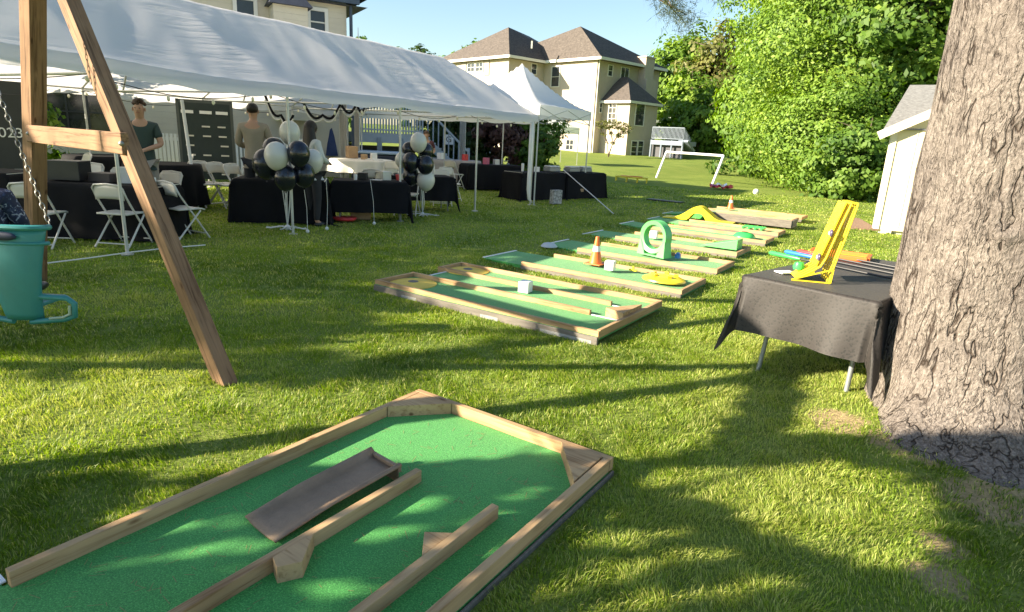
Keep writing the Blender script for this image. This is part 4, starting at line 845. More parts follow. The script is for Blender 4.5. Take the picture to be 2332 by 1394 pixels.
post(e+Vector((1.2,-.7,-3.03)),e,.105,.125,(1,0,0),'leg'); post(e+Vector((-1.2,.7,-3.03)),e,.105,.125,(1,0,0),'leg')
for s in(pa,pb):
    build(MB().ell(s+Vector((.02,-.1,0)),(.018,.012,.018),10,6),'bolt',CHAIN,t,world=True)
def chain(p0,p1,label):
    p0=Vector(p0);p1=Vector(p1);L=(p1-p0).length; n=int(L/.042); mb=MB(); d=(p1-p0).normalized(); u=d.orthogonal().normalized(); v=d.cross(u)
    for i in range(n):
        c=p0+d*(L*(i+.5)/n); w_=u if i%2 else v; ring=[c+d*(.027*math.cos(a))+w_*(.012*math.sin(a)) for a in [2*PI*k/10 for k in range(11)]]; mb.tube(ring,.0038,5,False)
    return solo(mb,'swing_chain',CHAIN,label,'chain')
SC=Vector((-3.42,4.16,0))
chain(SC+Vector((.235,.02,.86)),Vector((-3.80,4.31,2.93)),'dark steel chain rising from the right rim of the teal swing seat'); chain(SC+Vector((-.235,.02,.86)),Vector((-3.90,4.13,2.93)),'steel chain on the hidden left side of the teal swing seat')
t=thing('swing_basket','teal molded plastic swing seat with handle slot in its back and leg loops','swing seat',tuple(SC))
m=MB(); W=.185
rows=[]
for i in range(15):
    f=i/14; z=.22+.64*f; hw=.115+.10*f**1.1; bul=.03*math.sin(f*PI); row=[]
    for k in range(15):
        a=-PI/2+PI*k/14*1.0; row.append((hw*math.sin(a)*1.08,-.02-.07*math.cos(a)-bul+.16*0,z))
    rows.append(row)
sh=build(MB().grid(rows),'back_shell',TEAL,t,smooth='all',solid=.012)
m=MB(); m.tube([(.235*math.sin(a)*1.05,-.02-.085*math.cos(a),.868) for a in np.linspace(-PI/2-.15,PI/2+.15,20)],.02,8); m.tube([(.225*math.sin(a)*1.05,-.02-.085*math.cos(a),.76) for a in np.linspace(-PI/2,PI/2,20)],.014,8); build(m,'rim',TEAL,t,smooth=True)
m=MB(); m.ell((0,-.118,.81),(.10,.02,.03),20,8); build(m,'handle_slot',NAVY,t,smooth='all')
for s in(-1,1):
    m=MB(); m.tube([(s*.05,-.06,.38),(s*.14,-.05,.385),(s*.32,-.04,.38),(s*.365,-.035,.34),(s*.355,-.035,.25),(s*.29,-.04,.225),(s*.06,-.06,.20)],.02,10); build(m,'leg_loop',TEAL,t,smooth=True)
    m=MB(); m.tube([(s*.345,-.06,.33),(s*.34,-.06,.27),(s*.29,-.062,.245),(s*.2,-.07,.235)],.009,8); build(m,'loop_edge',TEALL,t,smooth=True)
build(MB().box((0,.12,.31),(.22,.26,.03)),'seat_pan',TEAL,t,bevel=.01)

# ================================================================ PEOPLE
def skinmesh(name,pts,edges,m,par,sub=2,root=0):
    me=bpy.data.meshes.new(name); me.from_pydata([p[0] for p in pts],edges,[]); o=bpy.data.objects.new(name,me); C.objects.link(o); o.parent=par; me.materials.append(m)
    md=o.modifiers.new('skin','SKIN'); md.use_smooth_shade=True
    for i,p in enumerate(pts):
        r=p[1]; me.skin_vertices[0].data[i].radius=(r if isinstance(r,tuple) else (r,r)); me.skin_vertices[0].data[i].use_root=(i==root)
    s=o.modifiers.new('sub','SUBSURF'); s.levels=sub; s.render_levels=sub; return o
def person(label,loc,rz,H=1.78,arms='front',shirt=None,pants=None,hair='short',hm=HAIRD,seated=False,sleeve='long',lean=0,fem=False,headturn=0,yarms=None):
    t=thing('person',label,'person',tuple(loc),rz); k=H/1.78; fy=-1
    hipz=.93*k if not seated else .48*k; dz=hipz-.93*k; V=lambda x,y,z:(x*k,y*k,z*k+dz)
    P=[];E=[]
    def a(p,r,pr=None): P.append((p,r)); i=len(P)-1; (E.append((pr,i)) if pr is not None else None); return i
    pel=a(V(0,0,.95),(.15*k,.11*k)); wa=a(V(0,.0,1.1),(.13*k,.10*k),pel); ch=a(V(0,.01,1.3),(.165*k,.115*k),wa); up_=a(V(0,.015,1.43),(.12*k,.085*k),ch); nk=a(V(0,.0,1.52),.052*k,up_); 
    h1=a(V(0,-.015,1.585),(.066*k,.078*k),nk); h2=a(V(0,-.012,1.66),(.076*k,.096*k),h1); h3=a(V(0,0,1.735),(.058*k,.075*k),h2)
    arm={}
    for s in(-1,1):
        sh=a(V(s*.17,.015,1.42),.058*k,up_)
        if arms=='down': el,wr=(s*.235,.02,1.15),(s*.25,-.06,.92)
        elif arms=='front': el,wr=(s*.25,-.02,1.17),(s*.09,-.27,1.10)
        else: el,wr=arms(s)
        e=a(V(*el),.043*k,sh); w_=a(V(*wr),.028*k,e); d=Vector(wr)-Vector(el); d.normalize(); sd=Vector((1,0,0)) if abs(d.x)<.7 else Vector((0,0,1)); hp=Vector(wr)+d*.055; hd=a(V(*hp),(.03*k,.018*k),w_); arm[s]=(sh,e,w_)
        for f in range(4):
            o=(f-1.5)*.019; l=(.035,.043,.04,.03)[f]; b=hp+d*.03+sd*o; i1=a(V(*b),.0085*k,hd); i2=a(V(*(b+d*l+Vector((0,0,-.008)))),.0078*k,i1); a(V(*(b+d*(l*1.7)+Vector((0,0,-.025)))),.0065*k,i2)
        th=hp-sd*s*.03; i1=a(V(*th),.009*k,hd); a(V(*(th+d*.03-sd*s*.012)),.008*k,i1)
    leg={}
    for s in(-1,1):
        hx=a(V(s*.09,0,.88),.088*k,pel)
        if seated: kn=a(V(s*.12,-.27,.95),.06*k,hx); an=a(V(s*.10,-.24,.68),.04*k,kn)
        else: kn=a(V(s*.10,-.015,.49),.06*k,hx); an=a(V(s*.105,.02,.09),.04*k,kn)
        q=P[an][0]; a((q[0],q[1]-.07*k,q[2]-.045*k),.035*k,an); a((q[0],q[1]-.16*k,q[2]-.055*k),.03*k,len(P)-1); leg[s]=(hx,kn,an)
    skinmesh('body',P,E,SKIN,t)
    # face and hair
    hc=Vector(V(0,-.012,1.66)); f=MB()
    for s in(-1,1): f.ell(hc+Vector((s*.03*k,-.093*k,.005*k)),(.011*k,.006*k,.006*k),8,6)
    build(f,'eyes',HAIRD,t); f=MB(); f.tube([hc+Vector((0,-.092*k,.0)),hc+Vector((0,-.113*k,-.03*k)),hc+Vector((0,-.095*k,-.036*k))],[.006*k,.012*k,.006*k],8); build(f,'nose',SKIN,t,smooth=True)
    f=MB(); f.tube([hc+Vector((-.022*k,-.088*k,-.058*k)),hc+Vector((0,-.094*k,-.06*k)),hc+Vector((.022*k,-.088*k,-.058*k))],.005*k,6); build(f,'mouth',mat('lips',(.4,.15,.12),.5),t,smooth=True)
    for s in(-1,1): build(MB().ell(hc+Vector((s*.078*k,.0,-.01*k)),(.012*k,.02*k,.03*k),8,6),'ear',SKIN,t,smooth='all')
    hb=MB()
    if hair=='short': hb.ell(hc+Vector((0,.022*k,.035*k)),(.084*k,.1*k,.085*k),20,14)
    elif hair=='curly':
        rg=random.Random(2)
        for i in range(46):
            aa=rg.uniform(0,2*PI); ee=rg.uniform(.1,1.4); hb.ell(hc+Vector((.075*k*math.cos(aa)*math.cos(ee),.03+.08*k*math.sin(aa)*math.cos(ee),.05*k+.075*k*math.sin(ee))),(.024,.024,.024),8,6)
    else:
        hb.ell(hc+Vector((0,.015*k,.02*k)),(.092*k,.105*k,.105*k),20,14)
        hb.grid([[(hc.x+(.09+.03*math.sin(f*3))*k*math.sin(aa)*(1+.25*f),hc.y+.03*k+(.085+.03*f)*k*math.cos(aa)-.0*f,hc.z+.03*k-.46*k*f+.012*math.sin(aa*9)) for aa in np.linspace(-1.75,1.75,20)] for f in np.linspace(0,1,14)])
    build(hb,'hair',hm,t,smooth='all',solid=.02 if hair=='long' else 0)
    # clothes follow the same bones, a little fuller
    def cloth(name,idx,grow,m,ex=None):
        mp={i:j for j,i in enumerate(idx)}; pts=[]
        for i in idx:
            r=P[i][1]; r=r if isinstance(r,tuple) else (r,r); pts.append((P[i][0],(r[0]+grow,r[1]+grow)))
        ed=[(mp[a_],mp[b_]) for a_,b_ in E if a_ in mp and b_ in mp]
        if name=='shirt':
            pts.append((V(0,.008,1.505),(.072*k,.066*k))); ed.append((mp[up_],len(pts)-1)); pts.append((V(0,0,.86),(.155*k,.125*k))); ed.append((mp[pel],len(pts)-1))
        if ex: ex(pts,ed,mp)
        return skinmesh(name,pts,ed,m,t)
    ids=[pel,wa,ch,up_]; ex_=None
    for s in(-1,1): ids+= [arm[s][0],arm[s][1]]+([arm[s][2]] if sleeve=='long' else [])
    def short(pts,ed,mp):
        for s in(-1,1):
            j=mp[arm[s][1]]; q=Vector(pts[mp[arm[s][0]]][0]).lerp(Vector(pts[j][0]),.72); pts[j]=(tuple(q),(.062*k,.062*k))
    cloth('shirt',ids,.016*k,shirt,short if sleeve=='short' else None)
    ids=[pel]
    for s in(-1,1): ids+=[leg[s][0],leg[s][1],leg[s][2]]
    cloth('trousers',ids,.014*k,pants)
    for s in(-1,1):
        q=Vector(P[leg[s][2]][0]); build(MB().ell(q+Vector((0,-.07*k,-.055*k)),(.048*k,.13*k,.042*k),14,8),'shoe',BLK2,t,smooth='all')
    return t
def pz(px,py,d): q=at(px,py,d); q.z=g(q.x,q.y); return q
person('young man with curly hair and dark green polo shirt standing behind the round black table',pz(325,330,11.2),R(20),1.86,'front',DGREEN,PANTSG,'curly',HAIRB,sleeve='short')
person('man in a beige sweater and dark trousers seen from behind under the tent',pz(578,300,11.8),R(180+12),1.97,'front',BEIGE,PANTS,'short',HAIRD)
person('woman with long dark hair and white top standing behind the balloons',pz(708,300,11.2),R(180-35),1.74,'front',WSHIRT,PANTS,'long',HAIRD,sleeve='long')
person('person in dark clothes beyond the balloon cluster near the deck stairs',pz(971,330,17.5),R(15),1.6,'front',mat('dark_red_shirt',(.10,.03,.035),.8),PANTS,'short',HAIRB,sleeve='short')
def floral():
    m,t_,b=new('navy_floral'); tc=N(t_,'ShaderNodeTexCoord'); n=N(t_,'ShaderNodeTexNoise',inp={'Scale':26,'Detail':3,'Distortion':1.5}); t_.links.new(tc.outputs['Object'],n.inputs[0]); r=rampn(t_,n.outputs[0],[(.52,(.012,.02,.055)),(.6,(.04,.06,.13)),(.64,(.30,.33,.42))]); t_.links.new(r.outputs[0],b.inputs['Base Color']); b.inputs['Roughness'].default_value=.8; return m
FL=floral()
person('person in navy floral clothes sitting in the teal swing seat',Vector((SC.x-.34,SC.y+.18,.15)),R(180+6),1.62,lambda s:((s*.22,-.06,1.2),(s*.12,-.22,1.12)),FL,FL,'short',HAIRD,seated=True)

# ================================================================ UNDER THE TENT
def make_chair(label,loc,rz,group='folding chairs under the tent'):
    t=thing('folding_chair',label,'chair',tuple(loc),rz,group)
    # back towards -y, sitter looks to +y
    for s in(-1,1):
        x=s*.20; build(MB().tube([(x*1.08,.27,.01),(x,.0,.44),(x,-.13,.64)],.0125,8),'leg',CHAIRM,t,smooth=True)
        build(MB().tube([(x*1.12,-.23,.01),(x*1.06,.16,.41)],.0125,8),'leg',CHAIRM,t,smooth=True)
    m=MB(); m.tube([(-.20,-.13,.64),(-.20,-.185,.76),(-.165,-.2,.80),(0,-.205,.815),(.165,-.2,.80),(.20,-.185,.76),(.20,-.13,.64)],.0125,8); build(m,'back_frame',CHAIRM,t,smooth=True)
    m=MB(); m.tube([(-.215,.235,.075),(.215,.235,.075)],.009,6); m.tube([(-.222,-.19,.06),(.222,-.19,.06)],.009,6); build(m,'stretcher',CHAIRM,t)
    rows=[[(-.19+.38*i/10,-.165-.02*f-.025*math.sin(PI*i/10)+.01,.63+.17*f-(.02*abs(i/5-1)**3)) for i in range(11)] for f in np.linspace(0,1,5)]
    build(MB().grid(rows),'backrest',CHAIRP,t,smooth='all',solid=.012)
    rows=[[(-.205+.41*i/10,-.16+.40*f,.435-.012*math.sin(PI*i/10)*math.sin(PI*f)-(.02*max(0,f-.85)/.15)) for i in range(11)] for f in np.linspace(0,1,9)]
    build(MB().grid(rows),'seat',CHAIRP,t,smooth='all',solid=.022); return t
def gp(x,y): return Vector((x,y,g(x,y)))
CH=make_chair('cream folding chair half hidden behind the left swing set post',gp(-6.0,7.72),R(6))
def chair(lab,p,rz): return dup(CH,p,rz,lab)
def cp(px,py): return GT(px,py)
chair('cream folding chair tucked at the black table left of the slanting swing leg',gp(-5.14,7.98),R(-4))
chair('cream folding chair facing away beside the round black table right of the slanting leg',pz(412,487,9.9),R(-28))
# far side of the first table, seen over its top
chair('folding chair behind the black box on the long black table',gp(-6.75,9.7),R(175)); chair('folding chair behind the white bag on the long black table',gp(-6.15,9.65),R(190)); chair('folding chair opposite the chair at the slanting swing leg',gp(-5.55,9.75),R(168))
chair('folding chair set sideways in the second row behind the swing brace',gp(-7.2,11.6),R(100)); chair('white backed folding chair near the white fence panel behind the swing brace',gp(-7.9,11.2),R(140)); chair('tilted back folding chair at the far end of the second row',gp(-6.75,12.6),R(120))
for i,(px,py,l) in enumerate(((470,437,'sunlit folding chair, first of the row left of the man in beige'),(510,436,'sunlit folding chair, second of the row left of the man in beige'),(548,433,'sunlit folding chair closest to the man in beige'),(590,425,'folding chair behind the dark balloon cluster'))): chair(l,pz(px,py,12.9),R(-118+6*i))
chair('folding chair at the black table between tent pole and round balloons',cp(928,490),R(178)); chair('empty cream folding chair turned beside the right balloon cluster',cp(1004,468),R(196)); chair('folding chair behind the right balloon cluster with its legs splayed',cp(1022,457),R(215))
chair('folding chair just right of the woman in white',gp(-3.2,13.6),R(20)); chair('black cushioned folding chair behind the front black table',gp(-2.8,13.4),R(-10)); chair('folding chair by the white curtain at the back of the tent',gp(-3.2,15.6),R(170)); chair('folding chair pushed to the small back table under the tent',gp(-2.5,15.2),R(10)); chair('folding chair at the grey draped round table',gp(-1.9,18.3),R(-30))
def ctable(label,clab,c,rz,w,l,drop,cloth=BLK,seed=1,cat='tablecloth',fold=.02,h=.74):
    z0=g(c[0],c[1]); t=thing('banquet_table',label,'table',(c[0],c[1],z0),rz)
    build(MB().box((0,0,h-.015),(w-.02,l-.02,.03)),'tabletop',CHAIRP,t)
    for sx in(-1,1):
        for sy in(-1,1): build(MB().tube([(sx*(w/2-.15),sy*(l/2-.1),h-.03),(sx*(w/2-.12),sy*(l/2-.06),.01)],.014,8),'leg',PEWTER,t)
    drape(w,l,h+.006,drop,cloth,clab,(c[0],c[1],z0),rz,seed=seed,res=44,fold=fold,floor=True)
ctable('long banquet table left of the slanting swing leg','black cloth over the long table behind the two nearest folding chairs',(-5.75,8.62),R(3),1.75,.74,.72,seed=2)
ctable('long banquet table at the far left edge under the tent','black cloth over the table at the far left edge of the tent',(-7.62,8.52),R(3),1.75,.74,.72,seed=3)
def rtable(label,clab,c,r,cloth,drop=.70,h=.74):
    z0=g(c[0],c[1]); t=thing('round_table',label,'table',(c[0],c[1],z0)); build(MB().lathe([(r-.02,h-.03),(r-.02,h)],n=32),'tabletop',CHAIRP,t)
    for i in range(4): a=PI/4+i*PI/2; build(MB().tube([(r*.6*math.cos(a),r*.6*math.sin(a),h-.03),(r*.7*math.cos(a),r*.7*math.sin(a),.01)],.014,8),'leg',PEWTER,t)
    rows=[];n=72
    for k,(f,dz) in enumerate([(0.01,0),(.5,0),(.97,0),(1.0,-.01)]+[(1.02+.10*q,-.01-drop*q) for q in np.linspace(.1,1,9)]):
        q=max(0,-dz/drop); rows.append([((r*f+.045*q*math.sin(a*11+c[0]*5)+.02*q*math.sin(a*5))*math.cos(a),(r*f+.045*q*math.sin(a*11+c[0]*5))*math.sin(a),h+.006+dz) for a in [2*PI*i/n for i in range(n)]])
    solo(MB().grid(rows,True),'tablecloth',cloth,clab,'tablecloth',loc=(c[0],c[1],z0),smooth='all')
rtable('round table right of the slanting swing leg','black cloth over the round table right of the slanting swing leg',(-6.35,11.2),.62,BLK)
rtable('round table behind the curly haired young man','black cloth on the round table in front of the curly haired man',(-8.2,12.3),.6,BLK)
ctable('front banquet table under the round balloons','black floor length cloth bulging out beneath the large balloon cluster',(-4.15,11.0),R(14),1.5,.85,.72,seed=5,fold=.03)
ctable('front banquet table between the balloon clusters','black cloth hanging short of the grass between the two balloon clusters',(-2.78,11.75),R(14),1.35,.76,.56,seed=6)
ctable('table behind the tent pole beside the right balloon cluster','black cloth on the table behind the tent pole by the right balloon cluster',(-2.2,13.55),R(20),1.5,.76,.5,seed=7)
ctable('near buffet table under the pop-up canopy','black floor length cloth on the near buffet table at the tent corner',(.45,17.75),R(40),1.6,.8,.73,seed=8)
ctable('right buffet table at the edge of the pop-up canopy','black floor length cloth on the right end buffet table under the pop-up canopy',(1.75,18.75),R(40),1.55,.8,.73,seed=9)
ctable('back buffet table behind the rolled side wall','black cloth on the far buffet table behind the rolled white side wall',(-.85,19.3),R(25),1.7,.8,.72,seed=10)
rtable('small round table with pale skirt near the hanging side wall','pale grey pleated cloth on the small round table near the side wall',(-1.75,19.9),.55,GREYCL)
rtable('second small round table with pale skirt','pale grey pleated cloth on the round table beside the right balloons',(-2.55,19.6),.55,GREYCL)
rtable('white table at the back of the tent by the curtain','cream cloth on the table standing in front of the white curtain',(-4.1,16.4),.8,CHAIRP,drop=.3)
def bx(name,m,label,cat,p,d,rz=0,z=0): return solo(MB().box((0,0,d[2]/2),d),name,m,label,cat,loc=(p[0],p[1],z),rz=rz,bevel=.006)
Z1=lambda x,y:g(x,y)+.748
bx('black_crate',BLK2,'black box sitting on the long black table behind the swing post','box',(-6.18,8.6),(.42,.3,.26),R(5),Z1(-6.2,8.6)); bx('dark_case',mat('dark_brown',(.05,.04,.04),.6),'low dark brown case beside the black box on the long table','case',(-5.75,8.7),(.34,.26,.12),R(-8),Z1(-5.75,8.7))
bx('white_bag',WSHIRT,'pale paper bag standing on the long black table right of the black box','bag',(-5.44,8.66),(.18,.12,.22),R(12),Z1(-5.4,8.6))
bx('cardboard_box',CARD,'open cardboard box on the grass under the front black table','box',tuple(G(822,498)[:2]),(.36,.28,.24),R(10),0); bx('cardboard_box',CARD,'small tan cardboard box on the grass beneath the buffet table','box',tuple(G(1315,453)[:2]),(.27,.2,.3),R(40),0)
bx('patterned_bag',mat('black_white_bag',(.3,.3,.3),.6,.9,14),'black and white patterned bag on the grass by the buffet table','bag',tuple(G(1265,464)[:2]),(.3,.16,.36),R(40),0)
m=MB().lathe([(.20,0),(.22,.03),(.21,.05),(.12,.055)],n=24); solo(m,'red_platter',RED,'dark red round platter lying under the front black table','platter',loc=G(785,503)+Vector((0,0,.02)),smooth=True)
bt=TC+Vector((.55,1.75,0))
for i,(p,l) in enumerate((((1.55,18.55),'silver chafing dish on the right buffet table'),((1.95,18.95),'second silver chafing dish nearest the canopy leg'),((.95,18.2),'foil tray on the near buffet table'))):
    t=thing('chafing_dish',l,'serving dish',(p[0],p[1],Z1(*p)+.01),R(40)); build(MB().box((0,0,.05),(.42,.28,.1)),'pan',PEWTER,t,bevel=.01); build(MB().box((0,0,.13),(.4,.26,.05)),'lid',POLE,t,bevel=.02)
for i,(p,c,l) in enumerate((((.5,17.75),WHITE,'white napkin box on the near buffet table'),((-.7,19.3),POLE,'stack of pale plates on the back buffet table'),((-1.7,19.8),RED,'red cup box on the pale skirted round table'),((-4.0,16.3),CARD,'tan basket on the cream table by the curtain'),((-3.8,16.5),WHITE,'white cake box on the cream table by the curtain'),((-2.45,19.6),WHITE,'pile of white gift bags on the second skirted round table'),((-2.9,11.7),BLK2,'dark jar on the front black table'),((-2.5,11.85),POLE,'metal drink tin on the front black table'),((-1.0,19.1),mat('pink_box',(.5,.12,.2),.6),'pink gift box on the back buffet table'))):
    nm=('napkin_box','plate_stack','cup_box','basket','cake_box','gift_bag','jar','drink_tin','gift_box')[i]; bx(nm,c,l,nm.replace('_',' '),p,(.16,.14,.13+.03*(i%3)),R(30*i),(g(*p)+.75))
for i,(p,nm,c,dm,l) in enumerate((((-3.0,11.55),'cup',WHITE,(.07,.07,.1),'white cup at the left end of the front black table'),((-2.62,11.62),'paper_plate',WSHIRT,(.22,.22,.015),'white plate on the front black table'),((-2.3,11.95),'cup',RED,(.07,.07,.11),'red cup at the right end of the front black table'),((-2.1,13.5),'napkin_stack',WHITE,(.15,.15,.07),'white napkin stack on the table by the right balloons'),((-1.85,13.65),'bottle',POLE,(.06,.06,.24),'clear bottle on the table by the right balloons'),((-2.4,13.4),'jar',CARD,(.09,.09,.13),'tan jar on the table by the right balloons'),((-4.4,16.6),'drink_cooler',CARD,(.3,.25,.3),'tan drinks cooler on the cream table by the curtain'),((-3.7,16.1),'tray',POLE,(.4,.28,.03),'silver tray on the cream table by the curtain'),((-5.0,8.55),'cup',WHITE,(.07,.07,.1),'white cup on the long table left of the slanting leg'),((.1,17.5),'cup_stack',WHITE,(.08,.08,.22),'tall stack of white cups on the near buffet table'))):
    if 'cup' in nm or nm in('bottle','jar','paper_plate'): solo(MB().lathe([(dm[0]*.4,0),(dm[0]*.5,dm[2]*.7),(dm[0]*(.25 if nm=='bottle' else .5),dm[2])],n=16),nm,c,l,nm.replace('_',' '),loc=(p[0],p[1],g(*p)+.752),smooth=True)
    else: bx(nm,c,l,nm.replace('_',' '),p,dm,R(20*i),g(*p)+.752)
# balloons
BP=dict(w=(BALW,'white'),k=(BALB,'black'))
BT=None
def balloon(px,py,d,rpx,kind,label,tall=1.18):
    r=rpx*d/FPX; m,c=BP[kind]; q=at(px,py,d); t=thing('balloon',label,'balloon',tuple(q),random.uniform(0,6),'black and white party balloons')
    pr=[(r*math.sin(PI*i/16)**.92*(1-.16*(i<8)*(1-i/8)),-r*tall*math.cos(PI*i/16)) for i in range(1,16)]; build(MB().lathe([(.006,-r*tall*1.04)]+pr+[(.003,r*tall)],n=24),'skin',m,t,smooth='all')
    build(MB().lathe([(.016,-r*tall*1.12),(.005,-r*tall*1.03)],n=10),'knot',m,t); return q
D1=10.0
b1=[(606,374,D1+.1,27,'k','dark balloon at the left of the large cluster'),(630,356,D1-.1,25,'w','white balloon at the left front of the large cluster'),(680,351,D1-.15,23.5,'k','glossy black balloon at the right top of the large cluster'),(650,405,D1-.05,24,'k','black balloon low in the middle of the large cluster'),(692,399,D1+.05,23,'k','black balloon at the lower right of the large cluster'),(712,368,D1+.25,22,'w','white balloon tucked behind the right side of the large cluster'),(624,345,D1+.3,24,'k','black balloon behind the white one in the large cluster'),(660,303,D1+.5,21,'w','tall cream balloon rising behind the tent pole')]
b2=[(953,325,12.4,18.5,'w','white balloon on top of the small right cluster'),(931,342,12.6,15,'k','black balloon behind the top left of the right cluster'),(970,345,12.6,16,'k','black balloon behind the top right of the right cluster'),(914,365,12.5,14,'w','white balloon half hidden at the left of the right cluster'),(935,370,12.3,18.5,'k','front left black balloon of the right cluster'),(969,376,12.3,18.5,'k','front right black balloon of the right cluster'),(970,411,12.4,20,'w','white balloon at the bottom of the right cluster'),(936,402,12.5,18,'k','dark balloon low at the left of the right cluster')]
def ribbon(a,b,nm,lab,r=.006,gr='balloon ribbons'): 
    m=MB(); mid=a.lerp(b,.5)+Vector((random.uniform(-.03,.03),0,0)); m.tube([a,mid,b],r,5); return m
for bl,wp,lab in ((b1,G(655,524),'large'),(b2,G(962,493),'right')):
    t=thing('balloon_weight',f'white ribbon tassel weight on the grass anchoring the {lab} balloon cluster','balloon weight',tuple(wp)); rg=random.Random(5)
    build(MB().ell((0,0,.04),(.05,.05,.05),12,8),'weight',RIB,t,smooth='all')
    for k in range(9):
        a=rg.uniform(0,2*PI); L=rg.uniform(.12,.5); m=MB(); m.tube([(0,0,.05),(L*.4*math.cos(a),L*.15*math.sin(a),.06),(L*.8*math.cos(a),L*.3*math.sin(a),.035),(L*math.cos(a),L*.5*math.sin(a),.045)],.009,5); build(m,'tassel',RIB,t)
    for i,bb in enumerate(bl):
        q=at(*bb[:3]); q.z-=bb[3]*bb[2]/FPX*1.2; balloon(*bb); q=q.lerp(Vector((wp.x,wp.y,q.z)),.75); m=ribbon(q-Vector(wp),Vector((0,0,.05)),'','',.0035 if i%2 else .007); build(m,'ribbon',RIB,t)
# two loose hanging ribbons with weights between the clusters
for (x0,y0,x1,y1,d,l) in ((691,420,700,514,10.2,'thin white ribbon hanging right of the large balloon cluster'),(742,402,744,505,10.5,'thin white ribbon hanging before the woman in white'),(843,408,852,500,11.2,'white ribbon with small weight at the front table end')):
    a=at(x0,y0,d); b=at(x1,y1,d); b.z=.04; t=thing('hanging_ribbon',l,'ribbon',tuple(b)); build(MB().tube([a,a.lerp(b,.5)+Vector((.02,0,0)),b],.004,5),'strand',RIB,t,world=True); build(MB().ell((0,0,.0),(.03,.03,.03),8,6),'weight',RIB,t)
# banner, shelf wall, fence, curtains, swags
q=at(10,270,14.5); t=thing('banner','black graduation backdrop lettered 2023 at the far left edge','banner',(q.x,q.y,g(q.x,q.y)),R(36)); build(MB().box((-.55,0,1.25),(2.1,.05,1.5)),'panel',mat('banner_black',(.035,.038,.038),.6),t)
for x in(-1.6,.5): build(MB().tube([(x,0,0),(x,0,2.05)],.02,8),'pole',POLE,t)
txt('2023',.24,WHITE,t,Matrix.Translation((.0,-.03,1.12))@Matrix.Rotation(PI/2,4,'X'))
q=at(470,300,15.5); t=thing('display_board','dark framed display wall with rows of white cards beside the man in beige','display',(q.x,q.y,g(q.x,q.y)),R(19)); zb=0; t.scale=(.8,.8,.92); build(MB().box((0,0,1.15),(1.25,.06,1.75)),'panel',mat('board_dark',(.02,.03,.03),.4),t)
m=MB(); 
for s in(-1,1): m.beam((s*.66,0,0.0),(s*.66,0,2.1),.06,.07)
m.beam((-.66,0,2.06),(.66,0,2.06),.06,.07); build(m,'frame',mat('board_frame',(.07,.08,.075),.5),t)
rg=random.Random(9)
for r_ in range(7):
    for c_ in range(3):
        if rg.random()<.85: build(MB().box((-.42+.42*c_+rg.uniform(-.03,.03),-.045,1.82-.22*r_ - (.1 if r_ else 0)),((.3 if r_==0 else .2),.012,.07 if r_==0 else .035)),'card',CHAIRP if r_ else WHITE,t)
q=at(430,300,13.0); m=MB().tube([at(414,228,13.0),Vector((at(441,372,12.6).x,at(441,372,12.6).y,g(-5.8,12)))],.03,8); solo(m,'leaning_pole',WHITE,'white pole leaning in front of the dark display wall','pole')
q=at(372,330,17.); t=thing('picket_fence','white fence panel behind the curly haired young man','fence',(q.x,q.y,g(q.x,q.y)),R(20)); m=MB()
for i in range(13): m.box((-.5+i*.085,0,.62),(.06,.025,1.1))
m.box((.02,.03,1.05),(1.1,.03,.08)); m.box((.02,.03,.2),(1.1,.03,.08)); build(m,'panel',WHITE,t); build(MB().box((.62,0,.68),(.13,.13,1.36)),'post',WHITE,t)
q=at(548,330,19.); t=thing('picket_fence','white slatted fence right of the display wall','fence',(q.x,q.y,g(q.x,q.y)),R(20)); m=MB()
for i in range(26): m.box((-1.2+i*.1,0,.6),(.05,.03,1.1))
m.box((.05,.03,1.1),(2.7,.04,.08)); build(m,'panel',WHITE,t)
q=at(640,320,19.5); t=thing('picket_fence','white slatted fence in the gap between the man and the woman','fence',(q.x,q.y,g(q.x,q.y)),R(20)); m=MB()
for i in range(16): m.box((-.8+i*.1,0,.6),(.05,.03,1.1))
m.box((.0,.03,1.1),(1.7,.04,.08)); build(m,'panel',WHITE,t)
def curtain(px0,px1,pyt,d,label,h=2.05):
    a=at(px0,pyt,d);b=at(px1,pyt,d); n=40; zt=a.z; z0=g(a.x,a.y)+.03; dr=(b-a); dr.z=0; L=dr.length; dr.normalize(); nr=Vector((-dr.y,dr.x,0)); rows=[]
    for f in np.linspace(0,1,14): rows.append([tuple(Vector((a.x,a.y,zt+(z0-zt)*f))+dr*(L*i/n)*(1-.0*f)+nr*(.05*math.sin(i*1.15)+.02*math.sin(i*2.7+f*2))) for i in range(n+1)])
    return solo(MB().grid(rows),'curtain',WSHIRT,label,'curtain',smooth='all',solid=.004)
curtain(771,790,237,18.5,'white gathered curtain left of the raised deck'); curtain(806,818,240,18.5,'narrow white curtain strip at the left end of the raised deck'); curtain(1048,1062,262,22,'narrow white curtain at the far right corner of the tent')
def swag(pts,label,m1,r=.03):
    P3=[at(*p) for p in pts]; Q=[]
    for i in range(len(P3)-1):
        for k in range(8):
            f=k/8; Q.append(P3[i].lerp(P3[i+1],f)-Vector((0,0,.18*math.sin(PI*f))))
    Q.append(P3[-1]); t=thing('swag_garland',label,'garland',tuple(Q[0])); build(MB().tube(Q,r,8),'dark_band',BLK,t,world=True,smooth=True); build(MB().tube([q-Vector((0,.02,.085)) for q in Q],r*.7,8),'white_band',WSHIRT,t,world=True,smooth=True)
swag([(604,218,15.5),(640,262,15.5),(668,262,15.5)],'black and white swag garland left of the tent pole above the woman',BLK); swag([(692,236,15.5),(735,262,15.5),(775,238,15.5)],'black and white swag garland draped in front of the white curtain',BLK); swag([(778,240,15.5),(812,238,15.5),(835,236,15.5)],'short black and white swag right of the white curtain',BLK)
